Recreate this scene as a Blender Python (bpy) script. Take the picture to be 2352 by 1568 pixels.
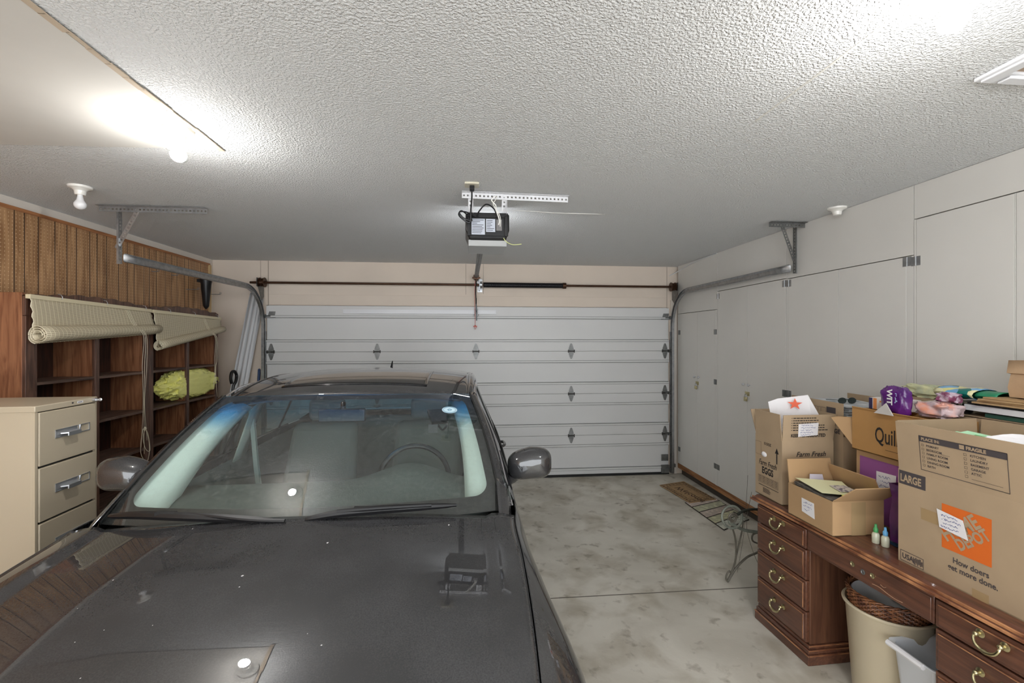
import bpy, bmesh, math, random
from mathutils import Vector, Matrix, noise
C = bpy.context.scene
for o in list(bpy.data.objects): bpy.data.objects.remove(o)
R = math.radians; PI = math.pi
COL = C.collection

# ------------------------------------------------------------------ camera, world, exposure
cam_d = bpy.data.cameras.new('camera'); cam = bpy.data.objects.new('camera', cam_d); COL.objects.link(cam)
cam.location = (0, 0, 1.71); cam.rotation_euler = (R(90), 0, R(-5.55))
cam_d.sensor_width = 36; cam_d.lens = 1070/2352*36; cam_d.shift_y = -6/2352; cam_d.clip_start = 0.02
C.camera = cam
w = bpy.data.worlds.new('world'); C.world = w; w.use_nodes = True
bg = w.node_tree.nodes['Background']; bg.inputs[0].default_value = (0.93, 0.965, 1.0, 1); bg.inputs[1].default_value = 1.8

C.view_settings.view_transform = 'Standard'; C.view_settings.look = 'None'
C.view_settings.gamma = 1; C.view_settings.use_curve_mapping = False
C.view_settings.exposure = 1.38
BULB = 285.0        # emission of the lit ceiling bulbs
OPENER = 20.0        # emission of the opener's lens

# ------------------------------------------------------------------ materials
def srgb(r, g, b):
    f = lambda v: (v/255/12.92) if v/255 <= 0.04045 else ((v/255+0.055)/1.055)**2.4
    return (f(r), f(g), f(b), 1)
def newmat(name):
    m = bpy.data.materials.new(name); m.use_nodes = True
    nt = m.node_tree; return m, nt, nt.nodes['Principled BSDF']
def N(nt, t, **k):
    n = nt.nodes.new(t)
    for a, b in k.items(): setattr(n, a, b)
    return n
def mat(name, col, rough=.5, metal=0, coat=0, var=0, vscale=6, bump=0, bscale=80, bdist=.002, emit=0, trans=0, spec=None, col2=None, stretch=None, detail=4, alpha=1, sss=0, lo=.35, hi=.65):
    m, nt, p = newmat(name)
    p.inputs['Base Color'].default_value = col; p.inputs['Roughness'].default_value = rough
    p.inputs['Metallic'].default_value = metal; p.inputs['Coat Weight'].default_value = coat
    p.inputs['Coat Roughness'].default_value = .04
    if spec is not None: p.inputs['Specular IOR Level'].default_value = spec
    if trans: p.inputs['Transmission Weight'].default_value = trans
    if alpha < 1: p.inputs['Alpha'].default_value = alpha
    if emit:
        p.inputs['Emission Color'].default_value = col; p.inputs['Emission Strength'].default_value = emit
    tc = N(nt, 'ShaderNodeTexCoord'); mp = N(nt, 'ShaderNodeMapping'); nt.links.new(tc.outputs['Object'], mp.inputs[0])
    if stretch: mp.inputs['Scale'].default_value = stretch
    if var or col2:
        nz = N(nt, 'ShaderNodeTexNoise'); nz.inputs['Scale'].default_value = vscale; nz.inputs['Detail'].default_value = detail
        nt.links.new(mp.outputs[0], nz.inputs[0])
        rp = N(nt, 'ShaderNodeValToRGB'); nt.links.new(nz.outputs[0], rp.inputs[0])
        rp.color_ramp.elements[0].position = lo; rp.color_ramp.elements[1].position = hi
        c2 = col2 or tuple(v*(1-var) for v in col[:3])+(1,)
        rp.color_ramp.elements[0].color = c2; rp.color_ramp.elements[1].color = col
        nt.links.new(rp.outputs[0], p.inputs['Base Color'])
    if bump:
        nb = N(nt, 'ShaderNodeTexNoise'); nb.inputs['Scale'].default_value = bscale; nb.inputs['Detail'].default_value = 3
        nt.links.new(mp.outputs[0], nb.inputs[0])
        b = N(nt, 'ShaderNodeBump'); b.inputs['Strength'].default_value = bump; b.inputs['Distance'].default_value = bdist
        nt.links.new(nb.outputs[0], b.inputs['Height']); nt.links.new(b.outputs[0], p.inputs['Normal'])
    return m
def wood(name, dark, light, axis=2, rough=.35, scale=5, coat=0, ring=1.2):
    m, nt, p = newmat(name); p.inputs['Roughness'].default_value = rough; p.inputs['Coat Weight'].default_value = coat
    tc = N(nt, 'ShaderNodeTexCoord'); mp = N(nt, 'ShaderNodeMapping'); nt.links.new(tc.outputs['Object'], mp.inputs[0])
    s = [7, 7, 7]; s[axis] = .55; mp.inputs['Scale'].default_value = s
    nz = N(nt, 'ShaderNodeTexNoise'); nz.inputs['Scale'].default_value = scale; nz.inputs['Detail'].default_value = 8; nz.inputs['Distortion'].default_value = ring
    nt.links.new(mp.outputs[0], nz.inputs[0])
    rp = N(nt, 'ShaderNodeValToRGB'); nt.links.new(nz.outputs[0], rp.inputs[0])
    rp.color_ramp.elements[0].position = .36; rp.color_ramp.elements[1].position = .64
    rp.color_ramp.elements[0].color = dark; rp.color_ramp.elements[1].color = light
    nt.links.new(rp.outputs[0], p.inputs['Base Color'])
    b = N(nt, 'ShaderNodeBump'); b.inputs['Strength'].default_value = .15; b.inputs['Distance'].default_value = .001
    nt.links.new(nz.outputs[0], b.inputs['Height']); nt.links.new(b.outputs[0], p.inputs['Normal'])
    return m

def ceiling_mat():
    m, nt, p = newmat('textured_ceiling'); p.inputs['Base Color'].default_value = srgb(228, 229, 229); p.inputs['Roughness'].default_value = .8
    tc = N(nt, 'ShaderNodeTexCoord')
    nz = N(nt, 'ShaderNodeTexNoise'); nz.inputs['Scale'].default_value = 105; nz.inputs['Detail'].default_value = 2.0; nz.inputs['Distortion'].default_value = .25
    nt.links.new(tc.outputs['Object'], nz.inputs[0])
    rp = N(nt, 'ShaderNodeValToRGB'); rp.color_ramp.elements[0].position = .40; rp.color_ramp.elements[1].position = .62
    nt.links.new(nz.outputs[0], rp.inputs[0])
    b = N(nt, 'ShaderNodeBump'); b.inputs['Strength'].default_value = .9; b.inputs['Distance'].default_value = .0042
    nt.links.new(rp.outputs[0], b.inputs['Height']); nt.links.new(b.outputs[0], p.inputs['Normal'])
    return m
def floor_mat():
    m, nt, p = newmat('concrete_floor'); p.inputs['Roughness'].default_value = .55
    tc = N(nt, 'ShaderNodeTexCoord')
    def layer(sc, det, lo, hi, dist=0):
        n = N(nt, 'ShaderNodeTexNoise'); n.inputs['Scale'].default_value = sc; n.inputs['Detail'].default_value = det; n.inputs['Distortion'].default_value = dist
        nt.links.new(tc.outputs['Object'], n.inputs[0])
        r = N(nt, 'ShaderNodeMapRange'); r.inputs[1].default_value = lo; r.inputs[2].default_value = hi
        nt.links.new(n.outputs[0], r.inputs[0]); return r.outputs[0]
    rp = N(nt, 'ShaderNodeValToRGB'); rp.color_ramp.elements[0].color = srgb(198, 192, 179); rp.color_ramp.elements[1].color = srgb(222, 217, 205)
    nt.links.new(layer(2.2, 8, .34, .66, .5), rp.inputs[0])
    mx = N(nt, 'ShaderNodeMixRGB', blend_type='MULTIPLY'); mx.inputs[2].default_value = srgb(214, 209, 200)
    nt.links.new(rp.outputs[0], mx.inputs[1]); nt.links.new(layer(4.0, 7, .48, .70, .3), mx.inputs[0])
    mx2 = N(nt, 'ShaderNodeMixRGB', blend_type='MULTIPLY'); mx2.inputs[2].default_value = srgb(176, 168, 158)
    nt.links.new(mx.outputs[0], mx2.inputs[1]); nt.links.new(layer(11, 8, .60, .78, .2), mx2.inputs[0])
    mx3 = N(nt, 'ShaderNodeMixRGB', blend_type='MIX'); mx3.inputs[2].default_value = srgb(212, 208, 200)
    nt.links.new(mx2.outputs[0], mx3.inputs[1]); nt.links.new(layer(90, 3, .68, .78), mx3.inputs[0])
    nt.links.new(mx3.outputs[0], p.inputs['Base Color'])
    b = N(nt, 'ShaderNodeBump'); b.inputs['Strength'].default_value = .12; b.inputs['Distance'].default_value = .002
    nt.links.new(layer(60, 4, .3, .7), b.inputs['Height']); nt.links.new(b.outputs[0], p.inputs['Normal'])
    return m
def pegboard_mat():
    # wood print panel with random-width dark grooves (across Y) and pale peg holes
    m, nt, p = newmat('pegboard_panel'); p.inputs['Roughness'].default_value = .4
    tc = N(nt, 'ShaderNodeTexCoord'); sp = N(nt, 'ShaderNodeSeparateXYZ'); nt.links.new(tc.outputs['Object'], sp.inputs[0])
    mp = N(nt, 'ShaderNodeMapping'); mp.inputs['Scale'].default_value = (7, 7, .5); nt.links.new(tc.outputs['Object'], mp.inputs[0])
    nz = N(nt, 'ShaderNodeTexNoise'); nz.inputs['Scale'].default_value = 4; nz.inputs['Detail'].default_value = 8; nz.inputs['Distortion'].default_value = 1.5
    nt.links.new(mp.outputs[0], nz.inputs[0])
    rp = N(nt, 'ShaderNodeValToRGB'); rp.color_ramp.elements[0].position = .35; rp.color_ramp.elements[1].position = .65
    rp.color_ramp.elements[0].color = srgb(152, 110, 72); rp.color_ramp.elements[1].color = srgb(202, 158, 114)
    nt.links.new(nz.outputs[0], rp.inputs[0])
    def M(op, a, b=None):
        n = N(nt, 'ShaderNodeMath', operation=op)
        for i, v in ((0, a), (1, b)):
            if v is None: continue
            if isinstance(v, (int, float)): n.inputs[i].default_value = v
            else: nt.links.new(v, n.inputs[i])
        return n.outputs[0]
    Y, Z = sp.outputs[1], sp.outputs[2]
    pitch = .0254
    fy = M('SUBTRACT', M('FRACT', M('DIVIDE', Y, pitch)), .5); fz = M('SUBTRACT', M('FRACT', M('DIVIDE', Z, pitch)), .5)
    d = M('SQRT', M('ADD', M('MULTIPLY', fy, fy), M('MULTIPLY', fz, fz)))
    dot = M('LESS_THAN', d, .115)
    mx = N(nt, 'ShaderNodeMixRGB'); nt.links.new(dot, mx.inputs[0]); nt.links.new(rp.outputs[0], mx.inputs[1]); mx.inputs[2].default_value = srgb(226, 196, 158)
    # grooves: period .405 m holding lines at uneven offsets
    per = M('MULTIPLY', M('FRACT', M('DIVIDE', Y, .61)), .61); g = None
    for off in (.02, .12, .205, .33, .40, .50):
        l = M('LESS_THAN', M('ABSOLUTE', M('SUBTRACT', per, off)), .0034)
        g = l if g is None else M('MAXIMUM', g, l)
    m2 = N(nt, 'ShaderNodeMixRGB'); nt.links.new(g, m2.inputs[0]); nt.links.new(mx.outputs[0], m2.inputs[1]); m2.inputs[2].default_value = srgb(52, 32, 20)
    nt.links.new(m2.outputs[0], p.inputs['Base Color'])
    return m
def blind_mat():
    m, nt, p = newmat('bamboo_slats'); p.inputs['Roughness'].default_value = .5
    uv = N(nt, 'ShaderNodeUVMap'); sp = N(nt, 'ShaderNodeSeparateXYZ'); nt.links.new(uv.outputs[0], sp.inputs[0])
    def M(op, a, b=None):
        n = N(nt, 'ShaderNodeMath', operation=op)
        for i, v in ((0, a), (1, b)):
            if v is None: continue
            if isinstance(v, (int, float)): n.inputs[i].default_value = v
            else: nt.links.new(v, n.inputs[i])
        return n.outputs[0]
    gap = M('LESS_THAN', M('FRACT', M('DIVIDE', sp.outputs[1], .0075)), .24)
    st = M('LESS_THAN', M('FRACT', M('DIVIDE', sp.outputs[0], .030)), .10)
    mx = N(nt, 'ShaderNodeMixRGB'); nt.links.new(gap, mx.inputs[0]); mx.inputs[1].default_value = srgb(206, 194, 166); mx.inputs[2].default_value = srgb(116, 102, 78)
    m2 = N(nt, 'ShaderNodeMixRGB'); nt.links.new(st, m2.inputs[0]); nt.links.new(mx.outputs[0], m2.inputs[1]); m2.inputs[2].default_value = srgb(232, 222, 196)
    nt.links.new(m2.outputs[0], p.inputs['Base Color'])
    return m
def two_sided_fresnel(nt, ior):
    g = N(nt, 'ShaderNodeNewGeometry'); mr = N(nt, 'ShaderNodeMapRange'); nt.links.new(g.outputs['Backfacing'], mr.inputs[0])
    mr.inputs[3].default_value = ior; mr.inputs[4].default_value = 1/ior
    fr = N(nt, 'ShaderNodeFresnel'); nt.links.new(mr.outputs[0], fr.inputs[0]); return fr
def glass_mat():
    m = bpy.data.materials.new('windshield_glass'); m.use_nodes = True; nt = m.node_tree; nt.nodes.clear()
    out = N(nt, 'ShaderNodeOutputMaterial'); tr = N(nt, 'ShaderNodeBsdfTransparent'); gl = N(nt, 'ShaderNodeBsdfGlossy'); gl.inputs['Roughness'].default_value = 0.0
    tc = N(nt, 'ShaderNodeTexCoord'); sp = N(nt, 'ShaderNodeSeparateXYZ'); nt.links.new(tc.outputs['Object'], sp.inputs[0])
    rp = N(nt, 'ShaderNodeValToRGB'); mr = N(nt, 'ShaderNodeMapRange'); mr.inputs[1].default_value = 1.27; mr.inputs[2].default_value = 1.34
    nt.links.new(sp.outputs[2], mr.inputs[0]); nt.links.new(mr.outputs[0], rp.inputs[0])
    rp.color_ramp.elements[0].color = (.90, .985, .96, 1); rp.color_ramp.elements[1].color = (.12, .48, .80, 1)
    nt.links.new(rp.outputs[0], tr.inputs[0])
    fr = two_sided_fresnel(nt, 1.95)
    mix = N(nt, 'ShaderNodeMixShader'); nt.links.new(fr.outputs[0], mix.inputs[0]); nt.links.new(tr.outputs[0], mix.inputs[1]); nt.links.new(gl.outputs[0], mix.inputs[2])
    df = N(nt, 'ShaderNodeBsdfDiffuse'); df.inputs[0].default_value = (.7, .72, .70, 1)      # film of dust
    m2 = N(nt, 'ShaderNodeMixShader'); nz = N(nt, 'ShaderNodeTexNoise'); nz.inputs['Scale'].default_value = 60; nz.inputs['Detail'].default_value = 6
    r2 = N(nt, 'ShaderNodeMapRange'); r2.inputs[1].default_value = .45; r2.inputs[2].default_value = .9; r2.inputs[3].default_value = .015; r2.inputs[4].default_value = .11
    nt.links.new(tc.outputs['Object'], nz.inputs[0]); nt.links.new(nz.outputs[0], r2.inputs[0]); nt.links.new(r2.outputs[0], m2.inputs[0])
    nt.links.new(mix.outputs[0], m2.inputs[1]); nt.links.new(df.outputs[0], m2.inputs[2]); nt.links.new(m2.outputs[0], out.inputs[0])
    return m
def tint_glass():
    m = bpy.data.materials.new('side_glass'); m.use_nodes = True; nt = m.node_tree; nt.nodes.clear()
    out = N(nt, 'ShaderNodeOutputMaterial'); tr = N(nt, 'ShaderNodeBsdfTransparent'); tr.inputs[0].default_value = (.52, .60, .56, 1)
    gl = N(nt, 'ShaderNodeBsdfGlossy'); gl.inputs['Roughness'].default_value = 0.0
    fr = two_sided_fresnel(nt, 1.6); mix = N(nt, 'ShaderNodeMixShader')
    nt.links.new(fr.outputs[0], mix.inputs[0]); nt.links.new(tr.outputs[0], mix.inputs[1]); nt.links.new(gl.outputs[0], mix.inputs[2]); nt.links.new(mix.outputs[0], out.inputs[0])
    return m
def paint_mat():
    m, nt, p = newmat('graphite_car_paint')
    p.inputs['Metallic'].default_value = 0; p.inputs['Roughness'].default_value = .5; p.inputs['Specular IOR Level'].default_value = .12
    p.inputs['Coat Weight'].default_value = 1; p.inputs['Coat Roughness'].default_value = .004; p.inputs['Coat IOR'].default_value = 1.85
    tc = N(nt, 'ShaderNodeTexCoord'); nz = N(nt, 'ShaderNodeTexNoise'); nz.inputs['Scale'].default_value = 260; nz.inputs['Detail'].default_value = 5
    n2 = N(nt, 'ShaderNodeTexNoise'); n2.inputs['Scale'].default_value = 5; n2.inputs['Detail'].default_value = 6
    nt.links.new(tc.outputs['Object'], nz.inputs[0]); nt.links.new(tc.outputs['Object'], n2.inputs[0])
    mu = N(nt, 'ShaderNodeMath', operation='MULTIPLY'); nt.links.new(nz.outputs[0], mu.inputs[0]); nt.links.new(n2.outputs[0], mu.inputs[1])
    rp = N(nt, 'ShaderNodeValToRGB'); nt.links.new(mu.outputs[0], rp.inputs[0]); rp.color_ramp.elements[0].position = .18; rp.color_ramp.elements[1].position = .52
    rp.color_ramp.elements[0].color = (.026, .026, .028, 1); rp.color_ramp.elements[1].color = (.058, .058, .062, 1)   # fine road dust
    nt.links.new(rp.outputs[0], p.inputs['Base Color'])
    return m

M_ceil = ceiling_mat(); M_floor = floor_mat()
M_smooth = mat('smooth_white_drywall', srgb(214, 211, 205), .7, var=.03)
M_beige = mat('beige_painted_wall', srgb(226, 212, 197), .7, var=.05, vscale=2)
M_wallwhite = mat('cream_wall', srgb(228, 220, 210), .75, var=.04)
M_cab = mat('grey_white_cabinet_paint', srgb(224, 222, 217), .5, var=.03, vscale=2.5)
M_gap = mat('dark_gap', srgb(40, 38, 36), .9)
M_door = mat('white_steel_door', srgb(218, 218, 217), .45, var=.03, vscale=1.5)
M_peg = pegboard_mat()
M_trimwood = wood('orange_trim_wood', srgb(146, 92, 54), srgb(180, 122, 78), axis=1)
M_darkwood = wood('dark_stained_wood', srgb(66, 44, 36), srgb(112, 80, 64), axis=2, rough=.4)
M_darkshelf = wood('dark_shelf_wood', srgb(62, 44, 36), srgb(118, 92, 78), axis=1, rough=.5)
M_redwood = wood('reddish_side_wood', srgb(116, 72, 48), srgb(160, 110, 78), axis=2, rough=.4)
M_backwood = wood('dark_back_panel', srgb(36, 20, 14), srgb(72, 42, 30), axis=2, rough=.5)
M_desk = wood('cherry_desk_wood', srgb(84, 52, 40), srgb(112, 72, 53), axis=0, rough=.3, coat=.3)
M_deskv = wood('cherry_desk_wood_upright', srgb(84, 54, 41), srgb(112, 76, 56), axis=2, rough=.3, coat=.3)
M_deskedge = mat('worn_desk_edge', srgb(196, 140, 96), .4, col2=srgb(120, 72, 48), vscale=9, coat=.2, lo=.36, hi=.58)
M_basewood = wood('raw_pine_base', srgb(132, 84, 50), srgb(182, 132, 88), axis=1, rough=.6)
M_galv = mat('galvanised_steel', srgb(176, 178, 180), .35, metal=.85, var=.25, vscale=30)
M_galvd = mat('dull_galvanised_steel', srgb(138, 139, 138), .45, metal=.8, var=.3, vscale=20)
M_whitemetal = mat('white_enamelled_steel', srgb(226, 227, 230), .3, var=.02)
M_rod = mat('brown_steel_rod', srgb(84, 58, 42), .35, metal=.7, var=.3, vscale=12)
M_black = mat('black_plastic', srgb(24, 24, 26), .35)
M_blackm = mat('matte_black_rubber', srgb(28, 28, 28), .7)
M_spring = mat('black_oiled_spring', srgb(30, 30, 34), .35, metal=.6)
M_red = mat('red_plastic', srgb(176, 62, 40), .4)
M_porc = mat('white_porcelain', srgb(236, 234, 228), .2, coat=.4)
M_bulboff = mat('frosted_bulb', srgb(238, 238, 240), .15, coat=.3)
M_bulbon = mat('lit_bulb', (1, .985, .96, 1), .3, emit=BULB)
M_lens = mat('opener_lens', (.93, .96, 1, 1), .3, emit=OPENER)
M_lensb = mat('grey_lens_cover', srgb(176, 178, 178), .4)
M_cardboard = mat('kraft_cardboard', srgb(178, 155, 126), .8, var=.08, vscale=7, bump=.1, bscale=200, bdist=.0005)
M_cardb2 = mat('orange_kraft_cardboard', srgb(182, 138, 84), .8, var=.08, vscale=7)
M_cardb3 = mat('tan_cardboard', srgb(184, 150, 110), .8, var=.08, vscale=6)
M_print = mat('black_ink', srgb(34, 30, 30), .7)
M_printg = mat('grey_ink', srgb(72, 66, 68), .7)
M_orange = mat('orange_ink', srgb(222, 108, 34), .7)
M_purple = mat('purple_ink', srgb(150, 88, 148), .6)
M_paper = mat('white_paper', srgb(236, 234, 236), .7)
M_tape = mat('brown_packing_tape', srgb(172, 146, 108), .25)
M_cabinet = mat('beige_steel_cabinet', srgb(190, 177, 154), .35, var=.03, vscale=3)
M_chrome = mat('satin_chrome', srgb(206, 208, 212), .38, metal=.85)
M_brass = mat('antique_brass', srgb(196, 186, 146), .28, metal=1)
M_blind = blind_mat(); M_rail = mat('cream_head_rail', srgb(216, 204, 172), .4)
M_cord = mat('cream_cord', srgb(222, 212, 188), .7)
M_bluepen = mat('blue_ink', srgb(70, 84, 150), .7)
M_paint = paint_mat(); M_glass = glass_mat(); M_side = tint_glass()
M_greytrim = mat('pale_grey_car_trim', srgb(206, 216, 210), .6)
M_dash = mat('charcoal_dashboard', srgb(76, 84, 80), .7, var=.15, vscale=60)
M_seat = mat('grey_seat_cloth', srgb(120, 126, 122), .85)
M_frit = mat('black_glass_border', srgb(14, 13, 15), .12, coat=.6)
M_chromed = mat('chrome_trim', srgb(210, 210, 214), .1, metal=1)
M_iron = mat('weathered_iron', srgb(118, 112, 100), .5, metal=.2, var=.35, vscale=25)
M_irong = mat('grey_green_iron', srgb(138, 142, 130), .55, metal=.15, var=.3, vscale=22)

# ------------------------------------------------------------------ mesh building
W = {}
class MB:
    def __init__(s): s.v = []; s.f = []; s.m = []; s.uv = {}
    def add(s, vs, fs, mi=0):
        b = len(s.v); s.v += [Vector(v) for v in vs]
        for f in fs: s.f.append([b+i for i in f]); s.m.append(mi)
        return s
    def box(s, c, d, rot=None, mi=0):
        x, y, z = [k/2 for k in d]; c = Vector(c)
        vs = [Vector(p) for p in ((-x,-y,-z),(x,-y,-z),(x,y,-z),(-x,y,-z),(-x,-y,z),(x,-y,z),(x,y,z),(-x,y,z))]
        if rot is not None: vs = [rot @ v for v in vs]
        return s.add([v+c for v in vs], [(0,3,2,1),(4,5,6,7),(0,1,5,4),(1,2,6,5),(2,3,7,6),(3,0,4,7)], mi)
    def bx(s, x0, x1, y0, y1, z0, z1, mi=0):
        return s.box(((x0+x1)/2,(y0+y1)/2,(z0+z1)/2), (abs(x1-x0),abs(y1-y0),abs(z1-z0)), mi=mi)
    def tube(s, pts, r, n=8, mi=0, caps=True, closed=False):
        pts = [Vector(p) for p in pts]; k = len(pts); rs = r if isinstance(r, (list, tuple)) else [r]*k
        up = None; vs = []
        for i, p in enumerate(pts):
            a = pts[i-1] if (i > 0 or closed) else pts[0]; b = pts[(i+1) % k] if (i < k-1 or closed) else pts[-1]
            t = (b-a).normalized() if (b-a).length > 1e-9 else Vector((0,0,1))
            if up is None:
                up = t.orthogonal().normalized()
            up = (up - t*up.dot(t));
            up = up.normalized() if up.length > 1e-6 else t.orthogonal().normalized()
            sd = t.cross(up)
            vs += [p + (up*math.cos(2*PI*j/n)+sd*math.sin(2*PI*j/n))*rs[i] for j in range(n)]
        fs = []
        for i in range(k if closed else k-1):
            for j in range(n):
                a = i*n+j; b = i*n+(j+1) % n; c2 = ((i+1) % k)*n+(j+1) % n; d = ((i+1) % k)*n+j
                fs.append((a, b, c2, d))
        if caps and not closed: fs += [tuple(range(n))[::-1], tuple((k-1)*n+j for j in range(n))]
        return s.add(vs, fs, mi)
    def cyl(s, p0, p1, r0, r1=None, n=20, mi=0): return s.tube([p0, p1], [r0, r0 if r1 is None else r1], n, mi)
    def lathe(s, prof, c=(0,0,0), n=28, mi=0, rot=None, cap=True):
        vs = []; c = Vector(c)
        for r_, z_ in prof:
            for j in range(n):
                v = Vector((r_*math.cos(2*PI*j/n), r_*math.sin(2*PI*j/n), z_))
                vs.append(c+(rot @ v if rot is not None else v))
        fs = [(i*n+j, i*n+(j+1) % n, (i+1)*n+(j+1) % n, (i+1)*n+j) for i in range(len(prof)-1) for j in range(n)]
        if cap: fs += [tuple(range(n))[::-1], tuple((len(prof)-1)*n+j for j in range(n))]
        return s.add(vs, fs, mi)
    def prism(s, poly, vec, mi=0):
        poly = [Vector(p) for p in poly]; n = len(poly); vec = Vector(vec)
        return s.add(poly+[p+vec for p in poly], [tuple(range(n))[::-1], tuple(range(n, 2*n))]+[(i, (i+1) % n, n+(i+1) % n, n+i) for i in range(n)], mi)
    def quad(s, a, b, c, d, mi=0): return s.add([a, b, c, d], [(0,1,2,3)], mi)
    def grid(s, rows, mi=0, uvs=None):
        n = len(rows[0]); b = len(s.v); s.v += [Vector(p) for r_ in rows for p in r_]
        for i in range(len(rows)-1):
            for j in range(n-1):
                s.f.append([b+i*n+j, b+i*n+j+1, b+(i+1)*n+j+1, b+(i+1)*n+j]); s.m.append(mi)
                if uvs: s.uv[len(s.f)-1] = [uvs[i][j], uvs[i][j+1], uvs[i+1][j+1], uvs[i+1][j]]
        return s
    def sphere(s, c, r, sc=(1,1,1), n=20, m_=12, mi=0):
        pr = [(math.sin(PI*i/m_), -math.cos(PI*i/m_)) for i in range(m_+1)]; c = Vector(c)
        vs = [c+Vector((a*r*sc[0]*math.cos(2*PI*j/n), a*r*sc[1]*math.sin(2*PI*j/n), b*r*sc[2])) for a, b in pr for j in range(n)]
        return s.add(vs, [(i*n+j, i*n+(j+1) % n, (i+1)*n+(j+1) % n, (i+1)*n+j) for i in range(m_) for j in range(n)], mi)
    def build(s, name, mats, parent=None, world=True, bevel=0, smooth=True, angle=35, solid=0, normals=True, sub=0, seg=2):
        if not isinstance(mats, (list, tuple)): mats = [mats]
        vs = s.v
        if parent is not None:
            if world:
                inv = W[parent.name].inverted(); vs = [inv @ v for v in vs]
            loc = Vector((0,0,0))
        else:
            xs = [v.x for v in vs]; ys = [v.y for v in vs]; zs = [v.z for v in vs]
            loc = Vector(((min(xs)+max(xs))/2, (min(ys)+max(ys))/2, min(zs)))
            vs = [v-loc for v in vs]
        me = bpy.data.meshes.new(name); me.from_pydata([tuple(v) for v in vs], [], s.f)
        for m_ in mats: me.materials.append(m_)
        for i, p in enumerate(me.polygons): p.material_index = s.m[i]
        if s.uv:
            ul = me.uv_layers.new(name='UVMap')
            for i, p in enumerate(me.polygons):
                if i in s.uv:
                    for li, u in zip(p.loop_indices, s.uv[i]): ul.data[li].uv = u
        if normals:
            bm = bmesh.new(); bm.from_mesh(me); bmesh.ops.remove_doubles(bm, verts=bm.verts, dist=1e-6)
            bmesh.ops.recalc_face_normals(bm, faces=bm.faces); bm.to_mesh(me); bm.free()
        if smooth:
            me.polygons.foreach_set('use_smooth', [True]*len(me.polygons))
            try: me.set_sharp_from_angle(angle=R(angle))
            except Exception: pass
        o = bpy.data.objects.new(name, me); COL.objects.link(o)
        if parent is not None: o.parent = parent; W[o.name] = W[parent.name].copy()
        else: o.location = loc; W[o.name] = Matrix.Translation(loc)
        if solid:
            md = o.modifiers.new('thickness', 'SOLIDIFY'); md.thickness = solid; md.offset = -1
        if sub:
            md = o.modifiers.new('round', 'SUBSURF'); md.levels = sub; md.render_levels = sub
        if bevel:
            md = o.modifiers.new('bevel', 'BEVEL'); md.width = bevel; md.segments = seg; md.limit_method = 'ANGLE'; md.angle_limit = R(40)
        return o
def thing(name, label, cat, loc, rz=0, group=None):
    o = bpy.data.objects.new(name, None); COL.objects.link(o); o.empty_display_size = .1
    o.location = loc; o.rotation_euler = (0, 0, R(rz)); o['label'] = label; o['category'] = cat
    if group: o['group'] = group
    W[o.name] = Matrix.Translation(loc) @ Matrix.Rotation(R(rz), 4, 'Z')
    return o
def tag(o, label, cat, group=None, kind=None):
    o['label'] = label; o['category'] = cat
    if group: o['group'] = group
    if kind: o['kind'] = kind
    return o
def struct(o): o['kind'] = 'structure'; return o
def bez(pts, n=8):
    """Catmull-Rom through points."""
    P = [Vector(p) for p in pts]; out = []
    for i in range(len(P)-1):
        a = P[i-1] if i else P[0]*2-P[1]; b = P[i]; c = P[i+1]; d = P[i+2] if i+2 < len(P) else P[-1]*2-P[-2]
        for k in range(n):
            t = k/n; out.append(.5*((2*b)+(c-a)*t+(2*a-5*b+4*c-d)*t*t+(3*b-a-3*c+d)*t**3))
    out.append(P[-1]); return out
def interp(xs, ys, x):
    if x <= xs[0]: return ys[0]
    if x >= xs[-1]: return ys[-1]
    for i in range(len(xs)-1):
        if xs[i] <= x <= xs[i+1]: break
    h = xs[i+1]-xs[i]; t = (x-xs[i])/h
    def sl(k):
        if k == 0: return (ys[1]-ys[0])/(xs[1]-xs[0])
        if k == len(xs)-1: return (ys[-1]-ys[-2])/(xs[-1]-xs[-2])
        return (ys[k+1]-ys[k-1])/(xs[k+1]-xs[k-1])
    a, b = sl(i)*h, sl(i+1)*h
    return (2*t**3-3*t*t+1)*ys[i]+(t**3-2*t*t+t)*a+(-2*t**3+3*t*t)*ys[i+1]+(t**3-t*t)*b
def smooth(a, b, x):
    t = max(0, min(1, (x-a)/(b-a))); return t*t*(3-2*t)
def perf_strip(mb, p0, p1, wdir, wid, th=.002, pitch=.025, hole=.011, mi=0):
    """perforated steel strip with real square holes; wdir = direction of its width"""
    p0 = Vector(p0); p1 = Vector(p1); L = (p1-p0).length; t = (p1-p0).normalized(); wd = Vector(wdir); wd = (wd-t*wd.dot(t)).normalized(); nn = t.cross(wd)
    rot = Matrix((t, wd, nn)).transposed()
    side = (wid-hole)/2
    for sg in (-1, 1): mb.box(p0+t*(L/2)+wd*sg*(hole+side)/2, (L, side, th), rot, mi)
    n = int(L/pitch); off = (L-n*pitch)/2; ends = [0]+[off+pitch*(i+.5) for i in range(n)]+[L]
    for i in range(len(ends)-1):
        a = ends[i]+(hole/2 if i else 0); b = ends[i+1]-(hole/2 if i < len(ends)-2 else 0)
        mb.box(p0+t*(a+b)/2, (b-a, hole+.0005, th), rot, mi)
def perf_angle(mb, p0, p1, d1, d2, wid=.034):
    """L-shaped angle: legs towards d1 and d2 from the edge p0-p1"""
    for d in (Vector(d1), Vector(d2)):
        o = d.normalized()*wid/2; perf_strip(mb, Vector(p0)+o, Vector(p1)+o, d, wid)
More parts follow.
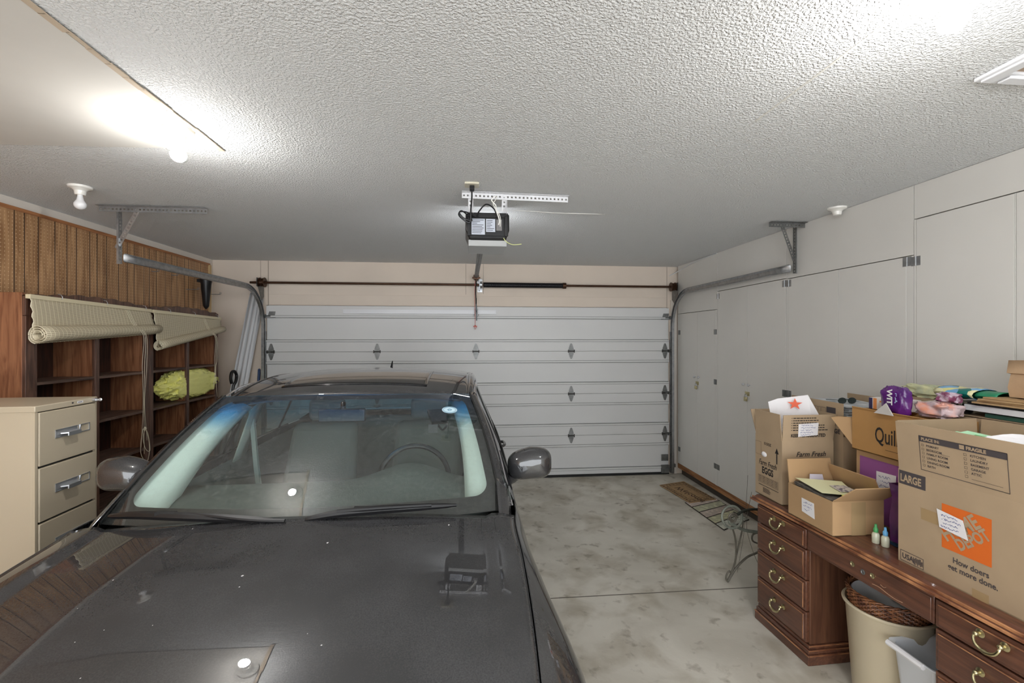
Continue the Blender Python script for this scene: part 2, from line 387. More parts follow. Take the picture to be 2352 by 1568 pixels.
def text(mb, s, o, xd, yd, size, mi=0, shear=0, bold=0, align='LEFT', sx=1):
    cu = bpy.data.curves.new('t', 'FONT'); cu.body = s; cu.size = size; cu.shear = shear; cu.offset = bold; cu.align_x = align; cu.resolution_u = 3
    ob = bpy.data.objects.new('t', cu); COL.objects.link(ob); dg = bpy.context.evaluated_depsgraph_get(); dg.update()
    me = ob.evaluated_get(dg).to_mesh()
    xd = Vector(xd).normalized()*sx; yd = Vector(yd).normalized(); o = Vector(o)
    mb.add([o+xd*v.co.x+yd*v.co.y for v in me.vertices], [tuple(p.vertices) for p in me.polygons], mi)
    ob.evaluated_get(dg).to_mesh_clear(); bpy.data.objects.remove(ob); bpy.data.curves.remove(cu)
def scribble(mb, o, xd, yd, w_, h_, lines, seed=0, mi=0, th=.0008):
    """handwriting: thin wavy ribbons"""
    rd = random.Random(seed); xd = Vector(xd).normalized(); yd = Vector(yd).normalized(); o = Vector(o)
    for k in range(lines):
        y = h_*(1-(k+.6)/lines); x = w_*rd.uniform(.05, .2); x1 = w_*rd.uniform(.6, .95); amp = h_/lines*.3
        prev = None
        while x < x1:
            q = (x, y+amp*rd.uniform(-1, 1))
            if prev and rd.random() > .14:
                a = Vector((prev[0], prev[1])); b = Vector(q); d = b-a; nn = Vector((-d.y, d.x)).normalized()*th
                mb.add([o+xd*p.x+yd*p.y for p in (a-nn, b-nn, b+nn, a+nn)], [(0,1,2,3)], mi)
            prev = q; x += amp*rd.uniform(.3, .9)
def rect(mb, o, xd, yd, x0, y0, x1, y1, mi=0):
    xd = Vector(xd).normalized(); yd = Vector(yd).normalized(); o = Vector(o)
    mb.quad(*[o+xd*a+yd*b for a, b in ((x0,y0),(x1,y0),(x1,y1),(x0,y1))], mi=mi)
def frame(mb, o, xd, yd, x0, y0, x1, y1, t, mi=0):
    rect(mb,o,xd,yd,x0,y0,x1,y0+t,mi); rect(mb,o,xd,yd,x0,y1-t,x1,y1,mi); rect(mb,o,xd,yd,x0,y0,x0+t,y1,mi); rect(mb,o,xd,yd,x1-t,y0,x1,y1,mi)
# ================================================================== ROOM
XL, XR, YF, ZC, YB = -2.93, 2.66, 5.705, 2.625, -2.6
struct(MB().bx(-3.1, 3.4, YB, 5.9, -.12, 0).build('floor', M_floor))
struct(MB().bx(-3.1, 3.4, YB, 5.9, ZC, ZC+.1).build('ceiling', M_ceil))
struct(MB().bx(XL-.12, XL, YB, YF, 0, ZC).build('wall_left', M_wallwhite))
m = MB(); m.bx(-3.05, -2.332, YF, 5.85, 0, ZC); m.bx(2.556, 3.4, YF, 5.85, 0, ZC); m.bx(-2.332, 2.556, YF, 5.85, 2.107, ZC)
struct(m.build('wall_front', M_beige))
struct(MB().bx(3.27, 3.39, YB, YF, 0, ZC).build('wall_right', M_wallwhite))
# smooth ceiling patch over the left of the garage
m = MB(); m.prism([(XL, YB+.4, ZC-.006), (-1.165, YB+.4, ZC-.006), (-1.19, 2.36, ZC-.006), (XL, 2.43, ZC-.006)], (0, 0, .006))
struct(m.build('trim_1', M_smooth))
m = MB()
for k in range(26):   # torn paper edge beside the patch
    y0 = .3+k*.08; rd = random.Random(k)
    m.box((-1.178+rd.uniform(-.003, .003), y0+.04, ZC-.006), (.012+rd.uniform(0, .012), .082, .004))
struct(m.build('trim_2', mat('torn_drywall_paper', srgb(196, 178, 156), .8)))
# header board above the door, seams
m = MB(); m.bx(-2.30, 2.52, YF-.009, YF, 2.112, 2.232)
struct(m.build('trim_3', M_beige, bevel=.002))
m = MB(); m.bx(-2.315, -2.309, YF-.003, YF, 2.10, ZC); m.bx(2.53, 2.535, YF-.003, YF, 2.1, ZC); m.bx(-.012, -.008, YF-.003, YF, 2.25, ZC); m.bx(.20, .204, YF-.003, YF, 2.26, ZC); m.bx(-2.40, -2.397, YF-.003, YF, 2.3, ZC)
struct(m.build('trim_4', mat('wall_seam', srgb(150, 138, 124), .8)))
# floor control joint
struct(MB().bx(-2.9, 2.64, 3.027, 3.036, -.004, .0006).build('trim_5', mat('control_joint', srgb(112, 106, 96), .9)))
# faint taped seams of the ceiling
m = MB(); m.bx(1.205, 1.213, .6, 1.85, ZC-.002, ZC); m.tube(bez([(.30, 3.30, ZC+.003), (.48, 3.31, ZC), (.62, 3.335, ZC), (.80, 3.335, ZC-.001), (.95, 3.34, ZC+.001), (1.08, 3.35, ZC+.004)]), .004, n=6)
struct(m.build('trim_6', mat('ceiling_seam', srgb(222, 220, 214), .8)))
# jambs
m = MB(); m.bx(2.575, 2.655, YF-.02, YF, 0, 2.2)
struct(m.build('trim_7', M_wallwhite, bevel=.003))

M_pin = mat('dark_hinge_pin', srgb(70, 68, 66), .5, metal=.5)
M_seamd = mat('shaded_seam', srgb(96, 95, 94), .7)  # dark colour painted in as the shadow line of the gap along each rail lip
# ================================================================== SECTIONAL DOOR
DX0, DX1 = -2.326, 2.550; Z = [2.10, 1.558, 1.030, .513, .028]
gd = thing('garage_door', 'wide white sectional garage door with steel hinges closing the far wall', 'garage door', (.112, 5.74, 0))
for i in range(4):
    zt, zb = Z[i]-.0015, Z[i+1]+.0015; m = MB()
    m.bx(DX0, DX1, 5.700, 5.745, zb, zt)
    for a, b in ((zt-.127, zt), (zb, zb+.127)):
        if i == 3 and a == zb: b = zb+.06
        m.bx(DX0, DX1, 5.680, 5.701, a, b)
        e = a if b == zt else b            # rolled lip along the inner edge of each rail
        m.bx(DX0, DX1, 5.672, 5.702, e-.010, e+.010)
        m.bx(DX0, DX1, 5.690, 5.701, e+(.016 if a == zb else -.019), e+(.019 if a == zb else -.016))
    sec = m.build('door_section', M_door, gd, bevel=.0015)
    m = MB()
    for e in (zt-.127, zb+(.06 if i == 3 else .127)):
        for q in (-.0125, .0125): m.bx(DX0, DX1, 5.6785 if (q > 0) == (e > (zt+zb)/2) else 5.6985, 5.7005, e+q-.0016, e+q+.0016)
    m.build('rail_seam_shade', M_seamd, sec)
def hinge(x, z, side=0):
    m = MB(); y = 5.678; h = .098; w2 = .030
    up = [(x-w2, y, z), (x-w2, y, z+.035), (x-.012, y, z+h-.008), (x, y, z+h), (x+.012, y, z+h-.008), (x+w2, y, z+.035), (x+w2, y, z)]
    m.prism(up, (0, -.003, 0)); m.prism([(a, b, 2*z-c) for a, b, c in up], (0, -.003, 0))
    m.cyl((x-.042, y-.010, z), (x+.042, y-.010, z), .0075, n=10, mi=1)
    m.bx(x-.040, x-.034, y-.026, y, z-.018, z+.018, mi=1); m.bx(x+.034, x+.040, y-.026, y, z-.018, z+.018, mi=1)
    for dz in (.062, -.062, .03, -.03): m.cyl((x, y-.003, z+dz), (x, y-.007, z+dz), .004, n=8)
    if side: m.cyl((x, y-.018, z), (x+side*.075, y-.018, z), .006, n=8); m.cyl((x+side*.055, y-.018, z), (x+side*.075, y-.018, z), .022, n=16)
    m.build('hinge', [M_galvd, M_pin], gd)
for z in Z[1:4]:
    hinge(-2.270, z, -1); hinge(2.495, z, 1)
    for x in (-1.062, .111, 1.289): hinge(x, z)
for x, s in ((-2.27, -1), (2.495, 1)):
    m = MB(); m.prism([(x-.04, 5.676, 1.965), (x+.04, 5.676, 1.965), (x+.05, 5.676, 2.03), (x-.02, 5.676, 2.03)], (0, -.003, 0))
    m.bx(x-.05, x+.05, 5.65, 5.676, 1.955, 1.963); m.cyl((x, 5.655, 1.975), (x+s*.07, 5.655, 1.975), .006, n=8); m.cyl((x+s*.05, 5.655, 1.975), (x+s*.07, 5.655, 1.975), .022, n=16)
    m.build('top_roller_bracket', M_galvd, gd)
    m = MB(); m.bx(x-.05, x+.05, 5.660, 5.68, .02, .12); m.bx(x-.045, x+.045, 5.676, 5.681, .17, .25); m.cyl((x, 5.655, .07), (x+s*.07, 5.655, .07), .006, n=8)
    m.build('bottom_roller_bracket', M_galvd, gd)
m = MB(); perf_strip(m, (-1.452, 5.668, 2.035), (.356, 5.668, 2.035), (0, 0, 1), .048, pitch=.036, hole=.009); m.bx(-1.452, .356, 5.650, 5.670, 2.010, 2.013); m.bx(-1.45, .354, 5.6695, 5.6705, 2.022, 2.050)
m.build('reinforcing_angle', M_whitemetal, gd)
MB().bx(DX0, DX1, 5.672, 5.74, .0, .030).build('bottom_seal', M_blackm, gd, bevel=.004)
m = MB(); m.bx(.095, .135, 5.640, 5.668, 1.985, 2.075); m.cyl((.085, 5.645, 2.0), (.145, 5.645, 2.0), .005, n=8); m.build('arm_bracket', M_galvd, gd)

MB().bx(DX0-.005, DX1+.005, 5.746, 5.752, .03, 2.1065).build('light_stop_board', M_paper, gd)  # unseen board added behind the door to block world light leaking over it
# ================================================================== TRACKS
def sweep(mb, path, prof):
    """prof points (x, n): n measured along the left normal of the path in the YZ plane"""
    rows = []
    for i, p in enumerate(path):
        a = path[max(i-1, 0)]; b = path[min(i+1, len(path)-1)]; ty, tz = b[1]-a[1], b[2]-a[2]; l = math.hypot(ty, tz); ty /= l; tz /= l
        rows.append([(p[0]+px_, p[1]-tz*pn, p[2]+ty*pn) for px_, pn in prof])
    mb.grid(rows)
def track(x0, x1, s, label):
    t = thing('door_track', label, 'garage door track', (x0, 5.62, 0))
    path = [(x0, 5.63, z) for z in (.03, .5, 1.0, 1.5, 1.86)]
    for k in range(1, 13):
        a = R(90*k/12); path.append((x0+(x1-x0)*.25*k/12, 5.63-.40*(1-math.cos(a)), 1.86+.42*math.sin(a)))
    for k in range(1, 9): f = k/8; path.append((x0+(x1-x0)*(.25+.75*f), 5.23-1.70*f, 2.28))
    m = MB(); d = -s     # channel opens to the door side
    sweep(m, path, [(d*.012, -.030), (d*.024, -.022), (d*.012, -.030), (-d*.002, -.030), (-d*.008, -.018), (-d*.008, .018), (-d*.002, .030), (d*.026, .030), (d*.026, .022)])
    m.build('rail', M_galv, t, solid=.002, angle=14)
    m = MB(); m.bx(x0-.018, x0+.018, 5.655, 5.69, .02, 1.80); m.bx(x0-.012+s*.02, x0+.012+s*.02, 5.62, 5.66, .10, .14); m.build('jamb_angle', M_galvd, t)
    # flag bracket under the shaft
    m = MB(); m.prism([(x0-.06*(-s) if 0 else x0, 5.66, 2.20), (x0, 5.66, 2.34), (x0, 5.50, 2.30), (x0, 5.60, 2.15)], (.003, 0, 0)); m.build('flag_bracket', M_galvd, t)
    return t, path[-1]
tl, e = track(-2.345, -2.40, -1, 'galvanised door track curving along the wood pegboard side')
m = MB(); perf_angle(m, (-2.405, 3.515, 2.235), (-2.405, 3.515, 2.615), (-1, 0, 0), (0, -1, 0), .036); m.build('hanger_upright', M_galv, tl)
m = MB(); perf_angle(m, (-2.50, 3.44, 2.617), (-1.80, 3.44, 2.617), (0, 0, -1), (0, -1, 0), .036); m.build('hanger_ceiling_angle', M_galv, tl)
m = MB(); perf_strip(m, (-2.43, 3.50, 2.34), (-2.25, 3.44, 2.60), (1, 0, -.4), .032); m.build('hanger_brace', M_galv, tl)
tr, e = track(2.580, 2.600, 1, 'galvanised door track curving along the white cupboards side')
m = MB(); perf_angle(m, (2.608, 3.505, 2.235), (2.608, 3.505, 2.615), (1, 0, 0), (0, -1, 0), .034); m.build('hanger_upright', M_galvd, tr)
m = MB(); perf_angle(m, (2.345, 3.42, 2.617), (2.645, 3.42, 2.617), (0, 0, -1), (0, -1, 0), .034); m.build('hanger_ceiling_angle', M_galvd, tr)
m = MB(); perf_strip(m, (2.615, 3.50, 2.34), (2.46, 3.43, 2.60), (1, 0, .4), .030); m.build('hanger_brace', M_galvd, tr)

# ================================================================== TORSION SHAFT
ts = thing('torsion_shaft', 'brown steel torsion shaft with black spring above the garage door', 'garage door spring', (.05, 5.60, 2.30))
MB().cyl((-2.47, 5.60, 2.357), (2.61, 5.60, 2.359), .0135, n=14).build('shaft', M_rod, ts)
m = MB(); pts = []
for i in range(45*10+1):
    a = i/10*2*PI; pts.append((.20+.97*i/450, 5.60+.027*math.cos(a), 2.358+.027*math.sin(a)))
m.tube(pts, .0062, n=5); m.cyl((.20, 5.6, 2.358), (1.17, 5.6, 2.358), .0305, n=16); m.build('spring', M_spring, ts)
MB().cyl((1.165, 5.6, 2.358), (1.205, 5.6, 2.358), .037, n=18).build('winding_cone', M_rod, ts)
m = MB(); m.bx(.150, .156, 5.56, 5.70, 2.29, 2.42); m.bx(.13, .19, 5.696, 5.704, 2.28, 2.44); m.cyl((.150, 5.6, 2.358), (.185, 5.6, 2.358), .04, n=16); m.build('center_bracket', M_galv, ts)
for x in (-2.335, 2.565):
    m = MB(); m.lathe([(.03, -.03), (.056, -.03), (.056, -.022), (.044, -.018), (.044, .018), (.056, .022), (.056, .03), (.03, .03)], (x, 5.6, 2.358), rot=Matrix.Rotation(PI/2, 3, 'Y'), n=24)
    for k in range(4): m.tube([(x-.014+.008*k, 5.6+.046*math.cos(j*PI/8), 2.358+.046*math.sin(j*PI/8)) for j in range(16)], .003, n=5, closed=True)
    m.build('cable_drum', M_rod, ts)
    m = MB(); s = -1 if x < 0 else 1; m.bx(x+s*.045, x+s*.049, 5.56, 5.704, 2.31, 2.41); m.build('end_bearing_plate', M_galvd, ts)

# ================================================================== OPENER
op = thing('garage_door_opener', 'black and grey garage door opener hanging from the ceiling on perforated angle', 'garage door opener', (.13, 3.0, 2.30))
m = MB(); m.prism([(-.008, 2.955, 2.505), (-.008, 2.955, 2.40), (.018, 2.955, 2.335), (.248, 2.955, 2.335), (.27, 2.955, 2.40), (.27, 2.955, 2.505)], (0, .30, 0)); m.build('housing', M_black, op, bevel=.010)
m = MB(); m.bx(.006, .26, 2.947, 2.957, 2.478, 2.508); m.bx(.004, .026, 2.945, 2.957, 2.36, 2.49); m.bx(.238, .262, 2.945, 2.957, 2.36, 2.49); m.bx(.020, .246, 2.944, 2.958, 2.345, 2.362); m.build('end_bezel', M_black, op, bevel=.004)
m = MB(); m.prism([(.010, 2.965, 2.336), (.256, 2.965, 2.336), (.250, 2.985, 2.306), (.250, 3.22, 2.290), (.016, 3.22, 2.290), (.016, 2.985, 2.306)][:2]+[(.256, 3.24, 2.336), (.010, 3.24, 2.336)], (0, 0, .001)); 
m.prism([(.012, 2.962, 2.338), (.012, 2.975, 2.302), (.012, 3.22, 2.296), (.012, 3.245, 2.338)], (.242, 0, 0)); m.build('light_cover', M_lensb, op, bevel=.006)
MB().prism([(.02, 3.247, 2.34), (.25, 3.247, 2.34), (.25, 3.262, 2.43), (.02, 3.262, 2.43)], (0, .012, 0)).build('rear_lamp_lens', M_lens, op)
m = MB(); o = (.030, 2.9535, 2.37); X_, Z_ = (1, 0, 0), (0, 0, 1)
rect(m, o, X_, Z_, 0, 0, .085, .10); rect(m, o, X_, Z_, .092, .018, .150, .10)
m.build('rating_label', mat('silver_label', srgb(196, 202, 214), .3), op)
m = MB()
rd = random.Random(5)
for k in range(9): rect(m, (.030, 2.953, 2.37), X_, Z_, .004, .010+k*.010, .004+rd.uniform(.03, .075), .013+k*.010)
for k in range(7): rect(m, (.030, 2.953, 2.37), X_, Z_, .096, .028+k*.010, .096+rd.uniform(.02, .05), .031+k*.010)
m.build('label_print', M_print, op)
m = MB(); m.bx(.186, .222, 2.944, 2.953, 2.395, 2.465); m.build('terminal_block', mat('grey_terminal', srgb(120, 118, 118), .4), op)
m = MB(); m.bx(0, .262, 2.975, 3.20, 2.506, 2.512); m.build('mounting_plate', M_whitemetal, op)
m = MB(); perf_angle(m, (-.03, 2.905, 2.617), (.645, 2.935, 2.617), (0, 0, -1), (0, -1, 0), .034); m.build('ceiling_angle', M_whitemetal, op)
for x in (.010, .222):
    m = MB(); perf_strip(m, (x+.014, 2.915, 2.61), (x+.014, 2.975, 2.49), (1, 0, 0), .030); m.bx(x+.028, x+.030, 2.915, 2.945, 2.50, 2.61); m.build('hanging_strap', M_whitemetal, op)
m = MB(); m.bx(.09, .135, 3.24, 5.58, 2.430, 2.434); m.bx(.09, .094, 3.24, 5.58, 2.434, 2.455); m.bx(.131, .135, 3.24, 5.58, 2.434, 2.455); m.bx(.108, .117, 3.24, 5.58, 2.424, 2.43)
m.build('opener_rail', M_galvd, op)
m = MB(); m.bx(.08, .145, 5.50, 5.60, 2.415, 2.465); m.bx(.065, .16, 5.54, 5.56, 2.425, 2.445); m.cyl((.112, 5.56, 2.40), (.112, 5.56, 2.47), .018, n=12); m.build('trolley', M_rod, op)
m = MB(); m.tube(bez([(.112, 5.56, 2.42), (.106, 5.59, 2.3), (.112, 5.62, 2.15), (.116, 5.645, 2.01)]), .0075, n=6); m.bx(.106, .120, 5.618, 5.63, 2.05, 2.20); m.bx(.112, .124, 5.635, 5.645, 1.93, 2.10); m.build('door_arm', M_black, op)
MB().tube(bez([(.100, 5.55, 2.40), (.094, 5.57, 2.2), (.100, 5.58, 2.0), (.100, 5.58, 1.87)]), .003, n=5).build('release_cord', M_red, op)
m = MB(); m.bx(.078, .122, 5.572, 5.588, 1.852, 1.866); m.cyl((.1, 5.58, 1.866), (.1, 5.58, 1.875), .012, .004, n=10); m.tube([(.085, 5.58, 1.855), (.10, 5.58, 1.825), (.115, 5.58, 1.855)], .004, n=5); m.build('release_handle', M_red, op)
m = MB(); m.tube(bez([(.030, 2.765, 2.590), (.030, 2.80, 2.55), (.026, 2.90, 2.52), (.02, 2.93, 2.44), (-.03, 2.92, 2.46), (-.05, 2.93, 2.49), (-.03, 2.93, 2.51), (.02, 2.93, 2.47), (.03, 2.93, 2.45), (-.02, 2.925, 2.465), (-.045, 2.925, 2.50), (.0, 2.92, 2.50), (.06, 2.925, 2.47), (.07, 2.93, 2.50), (.12, 2.93, 2.555), (.17, 2.935, 2.53), (.19, 2.945, 2.48)]), .0045, n=6); m.build('power_cord', M_black, op)
m = MB(); m.tube(bez([(.18, 2.90, 2.60), (.155, 2.905, 2.575), (.18, 2.91, 2.545), (.185, 2.925, 2.52), (.205, 2.94, 2.46), (.20, 2.942, 2.43)]), .004, n=5); m.tube(bez([(.19, 2.90, 2.60), (.175, 2.90, 2.57), (.165, 2.91, 2.55), (.195, 2.925, 2.51), (.212, 2.94, 2.47), (.21, 2.942, 2.42)]), .0025, n=5); m.build('signal_wires', M_porc, op)
MB().tube(bez([(.232, 2.945, 2.350), (.25, 2.94, 2.325), (.29, 2.93, 2.305), (.345, 2.93, 2.31)]), .0025, n=5).build('antenna_wire', mat('yellow_wire', srgb(214, 220, 150), .5), op)
m = MB(); m.bx(-.012, .072, 2.72, 2.80, ZC-.012, ZC); ou = m.build('ceiling_outlet', mat('ivory_plate', srgb(214, 208, 188), .4), bevel=.003)
tag(ou, 'small ivory power outlet plate on the ceiling above the opener', 'outlet')
pl = MB(); pl.bx(.017, .045, 2.745, 2.785, ZC-.040, ZC-.012); pl.build('plug', M_black, ou, bevel=.004)

# ================================================================== CEILING LAMPS
def lamp(x, y, on, bulb, label):
    t = thing('lamp_holder', label, 'ceiling light', (x, y, ZC-.118 if bulb else ZC-.05), group='porcelain lamp holders on the ceiling')
    z = ZC-(.006 if (x < -1.19 and y < 2.37) else 0)
    MB().lathe([(.004, -.052), (.024, -.052), (.027, -.045), (.029, -.028), (.038, -.018), (.056, -.012), (.060, -.004), (.060, 0)], (x, y, z), n=36).build('base', M_porc, t)
    if bulb:
        MB().lathe([(.013, 0), (.0135, -.012), (.016, -.020), (.0175, -.03), (.0235, -.040), (.0272, -.046), (.0298, -.0535), (.0306, -.0565)], (x, y, z-.050), n=28).build('bulb_collar', M_bulboff, t)
        pr = [(.031*math.cos(a), -.062-.031*math.sin(a)) for a in [R(-9+k*97/12) for k in range(12)]]+[(.0005, -.093)]
        MB().lathe(pr, (x, y, z-.046), n=32).build('bulb', M_bulbon if on else M_bulboff, t)
lamp(-1.248, 2.157, True, True, 'lit bulb in a porcelain holder at the corner of the smooth ceiling patch')
lamp(1.225, 1.065, True, True, 'lit bulb in a porcelain holder near the ceiling hatch')
lamp(-2.312, 3.037, False, True, 'unlit white bulb in a porcelain holder near the wood pegboard')
lamp(2.575, 3.02, False, False, 'empty porcelain lamp holder beside the white cupboards')

# attic hatch
ah = thing('attic_hatch', 'white framed ceiling hatch with a brown panel in the right corner', 'ceiling hatch', (2.2, 1.1, ZC-.03))
m = MB()
for a, b, c, d in ((1.775, 1.840, .70, 1.475), (2.545, 2.61, .70, 1.475), (1.84, 2.545, 1.41, 1.475), (1.84, 2.545, .70, .765)):
    m.bx(a, b, c, d, ZC-.014, ZC); m.bx(a+.012, b-.012, c+.012, d-.012, ZC-.022, ZC-.012)
m.build('frame', M_whitemetal, ah, bevel=.003)
MB().bx(1.835, 2.55, .76, 1.415, ZC-.006, ZC-.001).build('panel', mat('brown_hardboard', srgb(178, 156, 138), .7), ah)

# ================================================================== LEFT WALL
pb = thing('pegboard', 'wood-print pegboard covering the left wall above the bookcases', 'pegboard', (XL+.005, 3.6, .02))
MB().bx(XL+.001, XL+.008, -1.6, 5.60, .02, 2.545).build('board', M_peg, pb)
MB().bx(XL+.001, XL+.016, -1.6, 5.63, 2.545, 2.568).build('top_trim', M_trimwood, pb)
MB().bx(XL+.001, XL+.022, 5.60, 5.64, .02, 2.55).build('end_trim', mat('pale_end_trim', srgb(206, 178, 132), .6), pb)
def hook(y, z, l, label):
    m = MB(); x = XL+.008
    for d in (-.012, .012): m.tube([(x, y+d, z), (x+l, y+d, z), (x+l+.01, y+d, z+.006), (x+l+.012, y+d, z+.022)], .0025, n=6)
    m.cyl((x+.003, y-.02, z), (x+.003, y+.02, z), .004, n=8)
    tag(m.build('pegboard_hook', M_galv), label, 'hook', 'metal hooks in the pegboard')
hook(4.66, 2.34, .04, 'small metal hook in the pegboard nearest the hanging bracket')
hook(4.95, 2.345, .04, 'small metal hook in the pegboard, second from the hanging bracket')
hook(5.20, 2.23, .10, 'long metal hook in the pegboard just left of the black funnel')
hook(5.52, 2.21, .16, 'long metal hook in the pegboard just right of the black funnel')
m = MB(); m.lathe([(.004, -.02), (.022, 0), (.030, .02), (.052, .26), (.060, .29), (.064, .34), (.052, .34), (.045, .26), (.02, .03)], (-2.84, 5.40, 2.055), n=24, cap=False); m.bx(-2.92, -2.80, 5.37, 5.43, 2.33, 2.36)
tag(m.build('plastic_funnel', M_black), 'black plastic funnel hanging high on the pegboard', 'funnel')

def scallop(y0, y1, zb, amp):
    pts = []; n = 60
    for i in range(n+1):
        t = i/n; y = y0+(y1-y0)*t; e = min(t, 1-t)
        z = zb+amp*(.25+.35*smooth(0, .5, e*1.2))+.010*abs(math.sin(t*PI*7)); pts.append((y, z))
    return pts
def bookcase(y0, y1, label, first):
    t = thing('bookcase', label, 'bookcase', ((XL+-2.63)/2, (y0+y1)/2, 0), group='dark wooden bookcases on the left wall')
    xf, xb = -2.63, XL+.010; ym = (y0+y1)/2
    st = [(y0, y0+(.075 if first else .05)), (ym-.02, ym+.02), (y1-.05, y1)]
    MB().bx(xb, xf-.02, y0, y0+.02, 0, 1.99).build('side_panel', M_redwood, t, bevel=.002)
    MB().bx(xb, xf-.02, y1-.02, y1, 0, 1.99).build('side_panel', M_redwood, t, bevel=.002)
    MB().bx(xb, xf-.02, ym-.01, ym+.01, .08, 1.99).build('divider', M_redwood, t)
    MB().bx(xb, xb+.008, y0+.02, y1-.02, .05, 1.99).build('back_panel', M_backwood, t)
    for a, b in st: MB().bx(xf-.02, xf, a, b, 0, 1.849).build('stile', M_darkwood, t, bevel=.002)
    for z in (.115, .475, .815, 1.125, 1.443):
        for a, b in ((y0+.021, ym-.011), (ym+.011, y1-.021)):
            MB().bx(xb+.009, xf-.004, a, b, z-.020, z).build('shelf', M_darkshelf, t, bevel=.002)
    MB().bx(xf-.018, xf-.002, y0+.05, y1-.05, 0, .09).build('kick_board', M_darkwood, t)
    m = MB(); pts = scallop(y0, y1, 1.955, .075); m.grid([[(x_, y, z_) for y, z in pts for z_ in [zz(z)]] for x_, zz in ((xf, lambda z: 1.85), (xf, lambda z: z), (xf-.02, lambda z: z), (xf-.02, lambda z: 1.85), (xf, lambda z: 1.85))]); m.bx(xf-.0198, xf-.0002, y0+.0002, y0+.012, 1.851, 1.970); m.bx(xf-.0198, xf-.0002, y1-.012, y1-.0002, 1.851, 1.970); m.build('scalloped_valance', M_darkwood, t, bevel=.002)
    MB().bx(xb+.009, xf-.021, y0+.021, y1-.021, 1.93, 1.945).build('top', M_darkwood, t)
    return t
bookcase(3.060, 4.148, 'dark wooden bookcase behind the beige filing cabinet', True)
bookcase(4.154, 5.232, 'dark wooden bookcase holding the crumpled yellow bag', False)

def blind(y0, y1, zr0, zr1, ra, rb, rr0, rr1, label, cordy, x=-2.597):
    """rail from (y0,zr0) to (y1,zr1); rolled part from ra=(y,z) to rb=(y,z), radii rr0, rr1"""
    t = thing('bamboo_blind', label, 'blind', (x, (y0+y1)/2, 1.6), group='rolled bamboo blinds on the bookcases')
    m = MB(); m.prism([(x, y0, zr0), (x, y1, zr1), (x, y1, zr1+.026), (x, y0, zr0+.026)], (-.028, 0, 0)); m.build('head_rail', M_rail, t, bevel=.002)
    for f in (.2, .55, .93):
        y = y0+(y1-y0)*f; z = zr0+(zr1-zr0)*f; m = MB(); m.tube([(x-.02, y, z+.05), (x-.002, y, z+.045), (x+.006, y, z+.03), (x+.004, y, z+.015)], .0022, n=6); m.build('hook_bracket', M_chrome, t)
    ny, nz = 50, 14; rows = []; uvs = []
    A = Vector((x-.006, y0+.004, zr0)); B = Vector((x-.006, y1-.004, zr1)); Cc = Vector((x+rr0*.35, ra[0], ra[1])); D = Vector((x+rr1*.35, rb[0], rb[1]))
    for i in range(nz+1):
        v = i/nz; r_, u_ = [], []
        for j in range(ny+1):
            u = j/ny; p = A.lerp(B, u).lerp(Cc.lerp(D, u)+Vector((-.7*(rr0+(rr1-rr0)*u), 0, 0)), v)
            p.x += .010*math.sin(v*PI)*math.sin(u*9+1)*.6+.012*v
            p.y += .006*math.sin(v*23)*((u < .02)-(u > .98))
            r_.append(p); u_.append((u*1.09, (A.lerp(B, u)-Cc.lerp(D, u)).length*v))
        rows.append(r_); uvs.append(u_)
    m = MB(); m.grid(rows, uvs=uvs); m.build('hanging_slats', M_blind, t, solid=.002, normals=False)
    m = MB(); rows, uvs = [], []; turns = 2.75; nn = 90; ax = (D-Cc).normalized()
    e1 = Vector((1, 0, 0)); e2 = ax.cross(e1).normalized()
    for i in range(nn+1):
        a = i/nn*turns*2*PI; k = 1-.62*i/nn; r_, u_ = [], []
        for j in range(13):
            u = j/12; rr = (rr0+(rr1-rr0)*u)*k*(1+.04*math.sin(a*3+u*2)); c = Cc.lerp(D, u)
            r_.append(c+e1*rr*math.cos(a+PI*.6)+e2*rr*math.sin(a+PI*.6)); u_.append((u*1.13, a*(rr0+rr1)/2*k))
        rows.append(r_); uvs.append(u_)
    m.grid(rows, uvs=uvs); m.build('rolled_slats', M_blind, t, solid=.0025, normals=False)
    m = MB(); zc_ = zr0+(zr1-zr0)*(cordy-y0)/(y1-y0)
    xo = x+.075
    for k, dy in enumerate((-.016, .002, .018)):
        rd = random.Random(k+int(cordy*10)); bot = (.86, .80, .90, .95)[k] if cordy < 4.5 else (1.20, 1.28, 1.12, 1.35)[k]
        m.tube(bez([(x+.004, cordy-.09+dy, zc_), (x+.03, cordy-.04+dy, zc_-.12), (xo, cordy+dy, zc_-.20), (xo-.01, cordy+.01+dy*1.5, 1.5), (xo-.02, cordy+.02+dy*.5, 1.2 if cordy < 4.5 else 1.4), (xo-.02, cordy+.02+dy*2, bot)]), .0015, n=5)
    if cordy < 4.5:
        m.tube(bez([(xo-.02, cordy+.01, 1.0), (xo-.01, cordy-.03, .90), (xo-.02, cordy-.01, .80), (xo, cordy+.02, .74), (xo, cordy+.05, .80), (xo-.01, cordy+.06, .90), (xo-.01, cordy+.02, .99), (xo, cordy-.02, .93), (xo, cordy+.01, .84), (xo, cordy+.06, .82), (xo, cordy+.04, .94), (xo, cordy+.01, 1.0)]), .0022, n=5)
        m.sphere((xo-.012, cordy+.02, 1.0), .011, (1, 1, 1.4), 10, 8)
    m.build('cord', M_cord, t)
blind(3.050, 4.130, 1.952, 1.930, (3.075, 1.735), (4.190, 1.792), .056, .040, 'longer bamboo blind half rolled over the near bookcase', 3.93)
blind(4.155, 5.230, 1.928, 1.912, (4.195, 1.652), (5.240, 1.812), .042, .036, 'tilted bamboo blind half rolled over the bookcase with the yellow bag', 4.98)

